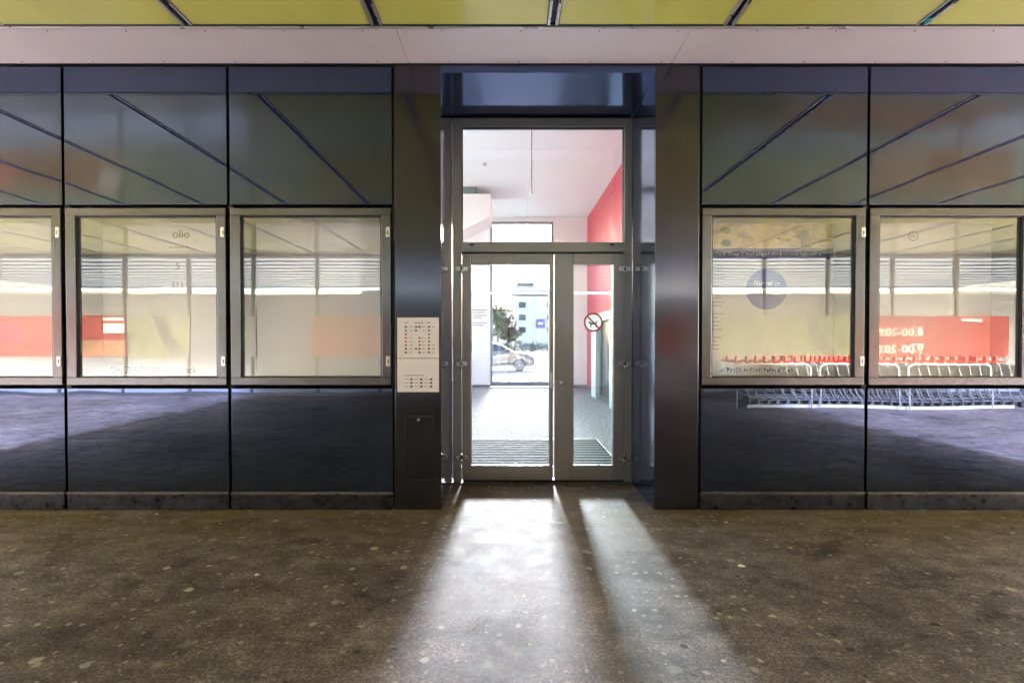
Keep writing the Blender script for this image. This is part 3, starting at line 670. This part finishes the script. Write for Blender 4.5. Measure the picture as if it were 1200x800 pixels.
# no dogs sign
sr = RR * 0.998; cx, cz = PX(695.5, sr), PZ(377.5, sr); rr = 11.3 * U * sr
sg = thing('no_dogs_sign', 'round red and white prohibition sign stuck on the right door glass', 'sign', (cx, YR + 0.011, cz))
def disc(r_, yy, n=48): return [(cx + r_ * math.cos(2 * math.pi * i / n), yy, cz + r_ * math.sin(2 * math.pi * i / n)) for i in range(n)]
MB().poly(disc(rr, YR + 0.0085), (0, .0015, 0)).build('face', film('sign white', (0.92, 0.92, 0.92), 0.02, 2), sg)
rg = MB(); n = 48
for i in range(n):
    a0, a1 = 2 * math.pi * i / n, 2 * math.pi * (i + 1) / n
    rg.poly([(cx + r_ * math.cos(a), YR + 0.006, cz + r_ * math.sin(a)) for r_, a in ((rr, a0), (rr, a1), (rr * .82, a1), (rr * .82, a0))], (0, .001, 0))
u1 = Vector((-1, 0, 1)).normalized(); u2 = Vector((1, 0, 1)).normalized(); cc = Vector((cx, YR + 0.005, cz))
rg.poly([cc + u1 * rr * .84 + u2 * rr * .08, cc - u1 * rr * .84 + u2 * rr * .08, cc - u1 * rr * .84 - u2 * rr * .08, cc + u1 * rr * .84 - u2 * rr * .08], (0, .0008, 0))
rg.build('red_ring', M['signred'], sg)
dg = MB()       # little dog: body, head, legs, tail as one outline
o_ = [(-.55, .18), (-.48, .30), (-.30, .28), (-.22, .16), (.25, .18), (.42, .38), (.48, .34), (.36, .08), (.36, -.36), (.27, -.36), (.22, -.05), (-.18, -.05), (-.24, -.36), (-.33, -.36), (-.34, .06), (-.42, .10)]
dg.poly([(cx + a * rr * .95, YR + 0.0075, cz - .02 + b * rr * .95) for a, b in o_], (0, .0006, 0)); dg.build('dog_pictogram', M['ink'], sg)

# ------------------------------------------------------------------ lobby behind the door
RBK = 3.73; YBK = RBK * D
ZLB = 1.5 + 145 * RBK * U; XRW = 93 * RBK * U; XLW = -3.2
struct(bx('lobby_floor', M['carpet'], None, XLW, XRW, YR + 0.165, YBK + 0.02, -0.028, -0.002))
struct(bx('lobby_ceiling', basic('cool white plaster', (0.80, 0.88, 0.88), 0.7, var=0.02, nscale=1), None, XLW - .2, XRW + .2, YR + 0.0, YBK + 0.25, ZLB, ZLB + 0.3))
lw = thing('lobby_front_wall', 'white inner wall above and beside the entrance door', 'wall', (0, YR + .2, 0))
s = MB(); s.box(XLW - .1, XJL - 0.27, YR + 0.14, YR + 0.26, 0, ZLB - .01); s.box(XJR + 0.27, XRW + .2, YR + 0.14, YR + 0.26, 0, ZLB - .01)
s.box(XJL - .268, XJR + .268, YR + .14, YR + .26, ZL + .02, ZLB - .01)
s.build('plaster', M['white'], lw)
s = MB(); s.box(-XE, XE, YF + 0.91, YF + 1.0, ZC + 0.5, ZC + 0.52); s.bm.free()
tag(bx('red_wall', M['red'], None, XRW, XRW + .2, YR + .27, YBK, 0, ZLB - .01), 'red painted side wall on the right of the lobby', 'wall')
lwl = thing('white_side_wall', 'white left side wall of the lobby with openings added to let in sky light', 'wall', (XLW, 12, 0))
s = MB(); s.box(XLW - .2, XLW - 0.002, YR + .27, YBK, 0, 1.0); s.box(XLW - .2, XLW - 0.002, YR + .27, YBK, 5.0, ZLB - .01)
for yy in (YR + .27, 9.5, 13.0, YBK - .6): s.box(XLW - .2, XLW - .002, yy, yy + .4, 1.0, 5.0)  # openings between these piers added out of view to bring in sky light
s.build('plaster', M['white'], lwl)
# back wall with the tall window
bw = thing('lobby_back_wall', 'white back wall of the lobby around the tall street window', 'wall', (0, YBK, 0))
wx0, wx1 = PX(574.5, RBK), PX(648.5, RBK); wz1 = PZ(260, RBK)
s = MB(); s.box(XLW, wx0, YBK, YBK + .2, 0, ZLB - .01); s.box(wx1, XRW, YBK, YBK + .2, 0, ZLB - .01); s.box(wx0, wx1, YBK, YBK + .2, wz1, ZLB - .01)
s.build('plaster', M['white'], bw)
MB().box(XLW, wx0, YBK - .015, YBK - .001, 0.0, 0.07).box(wx1, XRW, YBK - .015, YBK - .001, 0, .07).build('skirting', M['inkgrey'], bw)
tw = thing('street_window', 'tall dark framed window onto the street at the far end of the lobby', 'window', ((wx0 + wx1) / 2, YBK, 0))
fwm = basic('window frame grey blue', (0.22, 0.25, 0.28), 0.4, var=0.1)
s = MB(); f_ = 5.5 * U * RBK * .55
s.box(wx0 + .001, wx0 + f_, YBK + .01, YBK + .12, .01, wz1 - .002, .004); s.box(wx1 - f_, wx1 - .001, YBK + .01, YBK + .12, .01, wz1 - .002, .004)
s.box(wx0 + f_, wx1 - f_, YBK + .012, YBK + .118, wz1 - f_, wz1 - .003, .004); s.box(wx0 + f_, wx1 - f_, YBK + .012, YBK + .118, .01, PZ(446.5, RBK), .004)
s.box(wx0 + f_, wx1 - f_, YBK + .02, YBK + .11, PZ(347, RBK), PZ(344.7, RBK), .004); s.box(wx0 + f_, wx1 - f_, YBK + .02, YBK + .11, PZ(286, RBK), PZ(283, RBK), .004)
s.build('frame', fwm, tw)
MB().box(wx0 + f_, wx1 - f_, YBK + .06, YBK + .066, PZ(446.5, RBK), wz1 - f_).build('glass_pane', glass('tinted street window glass', 0.02, (0.68, 0.69, 0.72)), tw)
# directory lettering on the back wall
dy = MB()
for i, y_ in enumerate((363, 366, 369.5, 372, 378, 381)):
    dy.box(PX(553.5, RBK), PX(553.5 + (17, 15, 17, 12, 17, 13)[i], RBK), YBK - .006, YBK - .001, PZ(y_ + .5, RBK), PZ(y_ - .5, RBK))
tag(dy.build('wall_directory', M['inkgrey']), 'short lines of grey lettering on the white wall left of the street window', 'lettering')
# low partition with glazed door on the right
XP = 2.30; zp = 1.5 + 91 * U
pt = thing('lobby_partition', 'low white partition with glazed door beside the red wall', 'partition', (XP, 10, 0))
ye = 3.1 * D
s = MB(); s.box(XP, XP + .32, YR + .3, 2.55 * D, 0, zp, .006); s.box(XP, XP + .32, 2.95 * D, ye, 0, zp, .006); s.box(XP, XP + .32, 2.55 * D, 2.95 * D, zp - .18, zp, .006)
s.build('partition_panel', basic('pale green white laminate', (0.55, 0.62, 0.61), 0.35, var=0.04), pt)
MB().box(XP - .006, XP + .325, YR + .3, ye + .003, zp + .001, zp + .035, .004).build('top_rail', M['inkgrey'], pt)
s = MB(); s.box(XP + .1, XP + .16, 2.56 * D, 2.60 * D, 0.01, zp - .19); s.box(XP + .1, XP + .16, 2.90 * D, 2.94 * D, .01, zp - .19); s.box(XP + .1, XP + .16, 2.60 * D, 2.90 * D, .01, .12)
s.build('door_frame', M['mull'], pt)
MB().box(XP + .12, XP + .13, 2.60 * D, 2.90 * D, .12, zp - .19).build('door_glass', M['bglass'], pt)
# mat
mt = thing('entrance_mat', 'dark ribbed doormat with bright metal bars just inside the door', 'doormat', (0.3, 1.5 * D, 0))
mx0, mx1, my0, my1 = PX(470, 1.5), 178 * U, 1.34 * D, 1.72 * D
bx('mat_base', basic('dark mat', (0.035, 0.045, 0.048), 0.9, bump=.3, spec=0.03), mt, mx0, mx1, my0, my1, -0.001, 0.006)
s = MB(); n = 11
for i in range(n):
    y_ = my0 + (i + .5) * (my1 - my0) / n; s.box(mx0 + .02, mx1 - .02, y_ - .011, y_ + .011, .0065, .011)
s.build('metal_bars', basic('worn mat bars', (0.42, 0.44, 0.44), 0.8, spec=0.05), mt)
s = MB(); s.box(mx0, mx1, my1, my1 + .02, -.001, .012); s.box(mx1, mx1 + .02, my0, my1 + .02, -.001, .012); s.box(mx0, mx1, my0 - .02, my0, -.001, .012)
s.build('edge_strip', M['alulight'], mt)
# stair flight high on the left, and the fitting on it
r_ = 3.0
st = thing('stair_flight', 'white stair flight rising to a landing high at the left of the lobby', 'stairs', (PX(520, r_), r_ * D, 3))
s = MB(); s.poly([P(575, 228, r_), P(560, 228, r_), P(420, 228, r_), P(420, 330, r_), P(575, 254, r_)], (0, 1.3, 0)); s.build('soffit', M['white'], st)
lf_ = MB(); lf_.box(PX(538, 2.9), PX(557, 2.9), r_ * D, r_ * D + .35, PZ(228, r_) + .002, PZ(217, r_) + .05, .02)
for xx in (549, 553.5): lf_.box(PX(xx, r_), PX(xx + 1.6, r_), r_ * D + .1, r_ * D + .16, PZ(217, r_) + .05, PZ(211, r_), .005)
tag(lf_.build('planter_box', basic('teal grey plastic', (0.16, 0.22, 0.22), 0.5)), 'small teal grey box standing on the stair landing', 'box')
def pendant(x, yb_, r_, label):
    t = thing('pendant_lamp', label, 'lamp', (PX(x, r_), r_ * D, PZ(yb_, r_)))
    X, Z = PX(x, r_), PZ(yb_, r_)
    MB().cyl((X, r_ * D, Z + .09), (X, r_ * D, ZLB), .008, n=6).build('cord', M['inkgrey'], t)
    MB().cyl((X, r_ * D, Z), (X, r_ * D, Z + .09), .045, .02, n=16).build('lamp_socket', M['alulight'], t)
pendant(623, 229, 2.2, 'thin lamp cord hanging in front of the far window, longer of the two')
pendant(568, 196, 2.6, 'short lamp cord hanging over the stair landing')

# ------------------------------------------------------------------ opposite shop (seen mirrored in the facade)
sh = thing('glazed_shop', 'glazed shop front with tall glass panes facing the dark panel wall', 'shop', (0, YB, 0))
MU = [(-1655 + 237 * k_) * U for k_ in range(-4, 19)]
s = MB()
for x in MU: s.box(x - .035, x + .035, YB - .12, YB + .02, .09, ZC - .08, .004)
s.build('mullions', M['mull'], sh)
MB().box(-XE, XE, YB - .1, YB + .03, ZC - .079, ZC - .002, .004).build('head_rail', M['mull'], sh)
MB().box(-XE, XE, YB - .1, YB + .03, 0.002, .085, .004).build('sill_rail', M['mull'], sh)
for a, b in zip(MU, MU[1:]): MB().box(a + .036, b - .036, YB - .03, YB - .022, .086, ZC - .08).build('glass_pane', M['shopglass'], sh)
fz1, fz0 = PZ(344, 3.15), PZ(370, 3.15)
for a, b in zip(MU, MU[1:]):
    MB().box(a + .036, b - .036, YB - .0215, YB - .019, .09, fz1).build('film', M['frost'], sh)
def poster(x0, x1, m_, label, extra=None):
    t = thing('window_poster', label, 'poster', (PX((x0 + x1) / 2, 3.15), YB, 1.07), 'large posters along the shop windows')
    MB().box(PX(x0, 3.15), PX(x1, 3.15), YB + .022, YB + .03, PZ(418, 3.15), PZ(370, 3.15)).build('sheet', m_, t)
    if extra: extra(t)
yw = YB + .0315
def hours(t):
    for txt, yy in (('8.00-20.00', 394), ('9.00-20.00', 413)):
        q = MB(); q.m(M['inkwhite']); text_into(q, txt, PX(1083, 3.15), yw, PZ(yy, 3.15), 0.22, '+Y', width=63 * U * 3.15); q.build('hours_line', None, t)
        MB().box(PX(1070, 3.15), PX(1083, 3.15), yw, yw + .001, PZ(yy - 9.5, 3.15), PZ(yy - 10.5, 3.15)).build('day_mark', M['inkwhite'], t)
    MB().box(PX(1128, 3.15), PX(1151, 3.15), yw, yw + .001, PZ(376.5, 3.15), PZ(373.5, 3.15)).build('label_strip', M['inkwhite'], t)
def circ(t):
    q = MB(); cx, cz = PX(13, 3.15), PZ(389, 3.15); q.m(basic('deep pink print', (0.62, 0.02, 0.09), .5))
    for i in range(5): 
        h_ = .055; z_ = cz + (i - 2) * .12; w_ = math.sqrt(max(.01, .33 ** 2 - (z_ - cz) ** 2)); q.box(cx - w_, cx + w_, yw, yw + .001, z_ - h_, z_ + h_ * .6)
    q.build('striped_disc', None, t)
def labels_(t):
    q = MB(); q.m(M['inkwhite']); q.box(PX(120, 3.15), PX(144, 3.15), yw, yw + .001, PZ(376, 3.15), PZ(373, 3.15))
    q.m(M['posterorange']); q.box(PX(92, 3.15), PX(146, 3.15), yw, yw + .001, PZ(417, 3.15), PZ(399, 3.15))
    q.m(M['inkwhite']); q.box(PX(121, 3.15), PX(145, 3.15), yw, yw + .001, PZ(391, 3.15), PZ(380, 3.15)); q.build('print', None, t)
def curve_(xs):
    def f(t):
        q = MB(); q.m(M['posterdark'])
        pts = [(xs, 371), (xs + 12, 371), (xs + 22, 395), (xs + 40, 417), (xs + 22, 417), (xs + 6, 398)]
        q.poly([(PX(a, 3.15), yw, PZ(b, 3.15)) for a, b in pts], (0, .001, 0)); q.build('leaf_shape', None, t)
    return f
poster(-70, 66, M['posterred'], 'red poster with a striped disc, far left of the shop windows', circ)
poster(67, 147, M['posterred'], 'red and orange poster with small white labels', labels_)
poster(150, 222, M['postergreen'], 'pale green poster with a dark curved leaf', curve_(180))
poster(224, 300, M['frost'], 'pale grey poster beside the green leaf poster')
poster(366, 470, M['posterorange'], 'plain orange poster opposite the blank display case')
poster(768, 806, M['posterred'], 'narrow plain red poster opposite the right pillar')
poster(838, 1012, M['postergreen'], 'long pale green picture poster above the trolleys', curve_(945))
poster(1016, 1183, M['posterred'], 'long red poster with opening hours in white numerals', hours)
# shop interior
si = thing('shop_room', 'white lit shop room behind the glass front', 'room', (0, YB - 6, 0))
YS = MY(4.9)
s = MB(); zc0, zc1 = PZ(340.5, 4.9), PZ(337, 4.9)
s.box(-XS, XS, YS - .2, YS, 0, zc0); s.box(-XS, XS, YS - .2, YS, zc1, ZC + .1)
s.box(-XS - .2, -XS, YS - .2, YB, 0, ZC + .1); s.box(XS, XS + .2, YS - .2, YB, 0, ZC + .1); s.box(-XS, -XE - .03, YB - .1, YB, 0, ZC + .1); s.box(XE + .03, XS, YB - .1, YB, 0, ZC + .1)
s.build('wall', M['white'], si)
MB().box(-XS, XS, YS, YB - .12, ZC + .0, ZC + .2).build('shop_ceiling', basic('grey shop ceiling', (0.3, 0.32, 0.35), .6), si)
MB().box(-XS, XS, YS, YB - .12, -.028, .0).build('shop_floor', basic('pale tiles', (0.5, 0.49, 0.47), .3), si)
for k_ in range(10):
    yy = YB - .6 - k_ * .75
    s = MB(); s.m(M['lamp']); s.box(-XS + .5, XS - .5, yy - .10, yy + .10, ZC - .06, ZC - .045)
    s.m(M['lamphouse']); s.box(-XS + .5, XS - .5, yy - .12, yy + .12, ZC - .043, ZC - .002)
    tag(s.build('strip_light', None), 'long white strip light on the shop ceiling', 'lamp', 'strip lights on the shop ceiling')

# ------------------------------------------------------------------ shopping carts in their bay
def cart():
    t = thing('shopping_cart', 'wire shopping cart with red handle nested in the row under the red poster', 'shopping cart', (0, 0, 0), 'shopping carts nested in one row')
    w2 = .27; s = MB()
    # basket: rear at x=0 (handle), front at x=.85
    def prof(u, v): # u 0..1 rear->front, v 0 bottom..1 top
        x = .05 + u * .78; zb = .55 + .10 * u; zt = .98 - .10 * u
        return x, zb + (zt - zb) * v, w2 * (1 - .28 * u) * (.82 + .18 * v)
    for v in (0, .2, .4, .6, .8, 1):
        r_ = .008 if v in (0, 1) else .0045
        a, b = prof(0, v), prof(1, v)
        for sg_ in (-1, 1): s.cyl((a[0], a[2] * sg_, a[1]), (b[0], b[2] * sg_, b[1]), r_, n=5, caps=False)
        s.cyl((b[0], -b[2], b[1]), (b[0], b[2], b[1]), r_, n=5, caps=False)
        s.cyl((a[0], -a[2], a[1]), (a[0], a[2], a[1]), r_, n=5, caps=False)
    for k_ in range(11):
        a, b = prof(k_ / 10, 0), prof(k_ / 10, 1)
        for sg_ in (-1, 1): s.cyl((a[0], a[2] * sg_, a[1]), (b[0], b[2] * sg_, b[1]), .006, n=4, caps=False)
        s.cyl((a[0], -a[2], a[1]), (a[0], a[2], a[1]), .003, n=4, caps=False)
    s.build('basket', M['galv'], t)
    s = MB()
    for sg_ in (-1, 1):
        s.tube([(-.08, w2 * sg_, 1.03), (.0, w2 * sg_, .96), (.10, w2 * sg_, .60), (.22, w2 * .95 * sg_, .30), (.30, w2 * .95 * sg_, .15), (.80, .17 * sg_, .13)], .013, 7)
        s.cyl((.10, w2 * sg_, .60), (.75, .17 * sg_, .60), .009, n=6)
    s.cyl((.30, -w2 * .95, .15), (.30, w2 * .95, .15), .01, n=6); s.cyl((.80, -.17, .13), (.80, .17, .13), .01, n=6)
    s.build('chassis', M['galvlight'], t)
    s = MB(); s.cyl((-.08, -w2 - .02, 1.03), (-.08, w2 + .02, 1.03), .018, n=10); s.box(-.105, -.055, -.05, .05, 1.0, 1.15, .01)
    s.build('handle', M['cartred'], t)
    for (x, y) in ((.30, w2 * .95), (.30, -w2 * .95), (.78, .17), (.78, -.17)):
        s = MB(); s.m(M['cartblk']); s.cyl((x, y - .014, .055), (x, y + .014, .055), .055, n=14)
        s.m(M['galv']); s.box(x - .02, x + .02, y - .02, y - .016, .05, .14); s.box(x - .02, x + .02, y + .016, y + .02, .05, .14)
        s.build('wheel', None, t)
    return t
YC = MY(2.62); c0 = cart(); xc0 = PX(868, 2.62)
for i in range(27):
    o = c0 if i == 0 else copy_tree(c0)
    o.location = (xc0 + i * .232, YC, 0.0)
for i in range(27):
    o = copy_tree(c0); o.location = (xc0 + .1 + i * .232, YC - .72, 0.0)
# hoops and kerb
for (a, b, nm) in ((862, 952, 'nearest the entrance'), (963, 1056, 'in the middle'), (1067, 1164, 'farthest from the entrance')):
    r_ = 2.50; x0, x1, y_ = PX(a, r_), PX(b, r_), MY(r_); z_ = PZ(426.5, r_); s = MB()
    pts = [(x0, y_, 0.0), (x0, y_, z_ - .14)] + [(x0 + .14 - .14 * math.cos(t_), y_, z_ - .14 + .14 * math.sin(t_)) for t_ in (.4, .8, 1.2, 1.57)] + \
          [(x1 - .14 + .14 * math.sin(t_), y_, z_ - .14 + .14 * math.cos(t_)) for t_ in (0, .4, .8, 1.2, 1.57)] + [(x1, y_, 0.0)]
    s.tube(pts, .014, 10); tag(s.build('guard_hoop', M['kerb']), 'white tubular guard hoop before the cart row, the one ' + nm, 'guard rail', 'white guard hoops before the carts')
tag(bx('guide_kerb', M['kerb'], None, PX(866, 2.6), PX(1172, 2.6), MY(2.52), MY(2.52) - .12, 0.001, .07, .01), 'low pale kerb along the foot of the cart row', 'kerb')

# ------------------------------------------------------------------ street beyond the window
# hedge, trees, building, car
def leaves(mb, c, rad, n, sz, rg):
    for _ in range(n):
        v = Vector((rg.gauss(0, 1), rg.gauss(0, 1), rg.gauss(0, 1))).normalized() * rg.uniform(.45, 1)
        p = c + Vector((v.x * rad[0], v.y * rad[1], v.z * rad[2])); s_ = sz * rg.uniform(.6, 1.3)
        a = Vector((rg.uniform(-1, 1), rg.uniform(-1, 1), rg.uniform(-1, 1))).normalized(); b = a.cross(Vector((rg.uniform(-1, 1), rg.uniform(-1, 1), rg.uniform(-1, 1)))).normalized()
        mb.quad(p - a * s_, p - b * s_ * .5, p + a * s_, p + b * s_ * .5)
rg = random.Random(11)
HR = 14.0
hd = MB()
for i in range(60):
    leaves(hd, Vector((PX(570, HR) + i * .28, HR * D + rg.uniform(-.3, .3), .75)), (.45, .5, .75), 70, .12, rg)
tag(hd.build('hedge', M['hedge'], recalc=False), 'long dark green clipped hedge across the street', 'hedge')
def tree(x, r_, h, cw, m_, label):
    X, Y = PX(x, r_), r_ * D; t = thing('tree', label, 'tree', (X, Y, 0), 'trees across the street')
    s = MB(); s.cyl((X, Y, -.03), (X + .1, Y, h * .5), .16, .1, 9)
    for k_ in range(6):
        a = k_ * 1.05; s.cyl((X + .1, Y, h * (.3 + .03 * k_)), (X + math.cos(a) * cw * .5, Y + math.sin(a) * cw * .5, h * (.6 + .05 * k_)), .06, .02, 6)
    s.build('trunk', M['bark'], t)
    s = MB()
    for k_ in range(22):
        a = rg.uniform(0, 6.28); d = rg.uniform(.1, .8) * cw; z_ = h * rg.uniform(.38, .92)
        leaves(s, Vector((X + math.cos(a) * d, Y + math.sin(a) * d, z_)), (cw * .32, cw * .32, h * .1), 90, .17, rg)
    s.build('crown', M[m_], t, recalc=False)
tree(583, 15.5, 7.0, 1.6, 'leaf2', 'yellow green tree nearest the left edge of the street window')
tree(594, 17, 5.6, 1.5, 'leaf3', 'reddish tree between the green one and the white block')
tree(603, 19, 3.4, 1.5, 'leaf', 'low green bushy tree before the corner of the white block')
tree(557, 15.5, 7.5, 2.2, 'leaf', 'green tree farther left, mostly behind the lobby wall')
# white block
BR = 27.0
bd = thing('apartment_block', 'white flat roofed apartment block across the street', 'building', (PX(622, BR), BR * D, 0))
bx0, bx1, bz = PX(603, BR), PX(665, BR), PZ(341, BR); by = BR * D
MB().box(bx0, bx1, by, by + 12, -.03, bz).build('wall', M['bwall'], bd)
MB().box(bx0 - .8, bx1 + .8, by - .8, by + 12.5, bz + .003, bz + .35).build('roof', M['bwall'], bd)
MB().box(PX(607, BR), PX(640, BR), by + 2, by + 9, bz + .353, PZ(334, BR)).build('penthouse', M['bwall'], bd)
MB().box(PX(605.5, BR), PX(627, BR), by + 1, by + 10, PZ(334, BR) + .003, PZ(330, BR), .5).build('penthouse_roof', M['roofm'], bd)
for yy in (354, 368.5, 383):
    for (xa, xb) in ((608, 616), (641, 647)):
        f = MB().box(PX(xa, BR), PX(xb, BR), by - .06, by - .003, PZ(yy + 6.5, BR), PZ(yy, BR)).build('window', M['mull'], bd)
        MB().box(PX(xa + .6, BR), PX((xa + xb) / 2 - .2, BR), by - .09, by - .062, PZ(yy + 5.9, BR), PZ(yy + .6, BR)).box(PX((xa + xb) / 2 + .2, BR), PX(xb - .6, BR), by - .09, by - .062, PZ(yy + 5.9, BR), PZ(yy + .6, BR)).build('pane', M['bglass'], f)
    s = MB(); s.box(bx0 - 1.6, bx0 + .6, by - .9, by + 3, PZ(yy + 9, BR), PZ(yy + 8, BR)); s.box(bx0 - 1.6, bx0 - 1.5, by - .9, by + 3, PZ(yy + 8, BR), PZ(yy + 4, BR)); s.build('balcony', M['bwall'], bd)
tg = MB(); tg.m(M['purple']); tg.box(PX(628, BR), PX(638.5, BR), by - .25, by - .1, PZ(384, BR), PZ(374, BR), .03)
tg.m(M['inkwhite']); tg.box(PX(630.5, BR), PX(636, BR), by - .28, by - .255, PZ(380, BR), PZ(377.5, BR)); tag(tg.build('wall_sign'), 'square purple sign with white mark on the apartment block', 'sign')
an = MB(); an.cyl((PX(619, BR), by + 4, PZ(330, BR)), (PX(619, BR), by + 4, PZ(312, BR)), .12, n=6); an.box(PX(617, BR), PX(621, BR), by + 3.9, by + 4.1, PZ(319, BR), PZ(318, BR))
tag(an.build('antenna_mast', M['roofm']), 'thin antenna mast on the roof of the white block', 'antenna')
b2 = thing('long_house', 'long low pale house behind the trees at the left', 'building', (PX(570, 34), 34 * D, 0))
MB().box(PX(520, 34), PX(601, 34), 34 * D, 34 * D + 10, -.03, PZ(365, 34)).build('wall', M['bwall'], b2)
MB().box(PX(519, 34), PX(602, 34), 34 * D - .5, 34 * D + 10.5, PZ(365, 34) + .003, PZ(362, 34)).build('roof', M['roofm'], b2)

# car (side on, nose to the right)
CR = 5.95
car = thing('parked_car', 'silver hatchback parked on the street outside the lobby window', 'car', (PX(579, CR), CR * D, 0))
CX, CYy = PX(579, CR), CR * D
prof = [(-2.1, .35), (-2.14, .62), (-2.05, .93), (-1.95, 1.0), (-1.55, 1.34), (-.9, 1.46), (-.1, 1.46), (.35, 1.36), (.98, 1.0), (1.75, .87), (2.06, .70), (2.14, .48), (2.1, .28), (1.75, .22), (-1.8, .22)]
hw = lambda z: .86 - max(0, z - .85) * .42
secs = [-1, -.94, -.6, 0, .6, .94, 1]
tb = MB(); rows = []
for s_ in secs:
    k_ = 1 - (.05 if abs(s_) == 1 else .012 if abs(s_) > .9 else 0)
    rows.append([tb.bm.verts.new(Vector((CX + x * (k_ if abs(x) > 1.9 else 1), CYy + hw(z) * s_, .25 + (z - .25) * k_))) for x, z in prof])
n = len(prof)
for a, b in zip(rows, rows[1:]):
    for i in range(n):
        f = tb.bm.faces.new((a[i], a[(i + 1) % n], b[(i + 1) % n], b[i])); f.smooth = True
tb.bm.faces.new(rows[0][::-1]); tb.bm.faces.new(rows[-1])
tb.build('body', M['paint'], car)
for sgn in (-1, 1):
    gp = [(-1.5, 1.02), (-1.3, 1.30), (-.9, 1.39), (-.1, 1.39), (.28, 1.30), (.78, 1.02)]
    s = MB(); s.poly([(CX + x, CYy + sgn * (hw(z) + .004), z) for x, z in gp], (0, sgn * .008, 0)); s.build('side_window', M['carglass'], car)
for wx_ in (-1.32, 1.32):
    for sgn in (-1, 1):
        y_ = CYy + sgn * .80; X = CX + wx_
        wo = MB(); wo.cyl((X, y_ - .105, .31), (X, y_ + .105, .31), .315, n=28); wh = wo.build('wheel', M['tyre'], car)
        s = MB(); s.cyl((X, y_ + sgn * .095, .31), (X, y_ + sgn * .115, .31), .07, n=14)
        for k_ in range(5):
            a = k_ * 2 * math.pi / 5; s.cyl((X, y_ + sgn * .112, .31), (X + math.cos(a) * .2, y_ + sgn * .112, .31 + math.sin(a) * .2), .03, .022, 6)
        for i in range(24):
            a0, a1 = 2 * math.pi * i / 24, 2 * math.pi * (i + 1) / 24
            s.poly([(X + r__ * math.cos(a), y_ + sgn * .107, .31 + r__ * math.sin(a)) for r__, a in ((.225, a0), (.225, a1), (.19, a1), (.19, a0))], (0, sgn * .012, 0))
        s.build('rim', M['rimm'], wh)
for sgn in (-1, 1):
    s = MB(); s.box(CX + 1.86, CX + 2.08, CYy + sgn * .66 - .14, CYy + sgn * .66 + .14, .60, .74, .04); s.build('headlight', M['lampg'], car)
    s = MB(); s.box(CX + .55, CX + .72, CYy + sgn * .95 - .08, CYy + sgn * .95 + .08, 1.0, 1.13, .03); s.build('mirror', M['paint'], car)

# ------------------------------------------------------------------ litter and marks on the floor
def scrap(x, y, m_, s_, label):
    r_ = 198 / (y - 400); X, Y = (x - 595) * r_ * U, r_ * D; q = MB(); n = 7
    a0 = rnd.uniform(0, 6)
    top = [(X + math.cos(a0 + i * 6.283 / n) * s_ * rnd.uniform(.6, 1.2), Y + math.sin(a0 + i * 6.283 / n) * s_ * .7 * rnd.uniform(.6, 1.2), .003 + rnd.uniform(0, .008)) for i in range(n)]
    q.poly(top, (0, 0, .0015)); tag(q.build('litter_scrap', M[m_]), label, 'litter')
scrap(870, 665.5, 'paper', .03, 'crumpled white paper scrap on the floor right of the light patch')
scrap(1084, 598.9, 'teal', .03, 'teal plastic scrap lying at the foot of the right wall')
scrap(852, 613.5, 'paper', .018, 'tiny white scrap near the foot of the right pillar')
scrap(182, 604, 'paper', .018, 'tiny white scrap near the foot of the left wall')
scrap(299, 675.5, 'paper', .018, 'small pale scrap on the dark floor left of the light patch')

q = MB(); q.poly([(PX(1072, .882) + a * .025, YBM - .10 + b * .04, ZC - .016) for a, b in ((-1, -.6), (.2, -1), (1, .1), (.4, 1), (-.7, .7))], (0, 0, .006))
tag(q.build('tape_scrap', M['teal']), 'teal scrap of tape stuck under the ceiling joint at the upper right', 'litter')
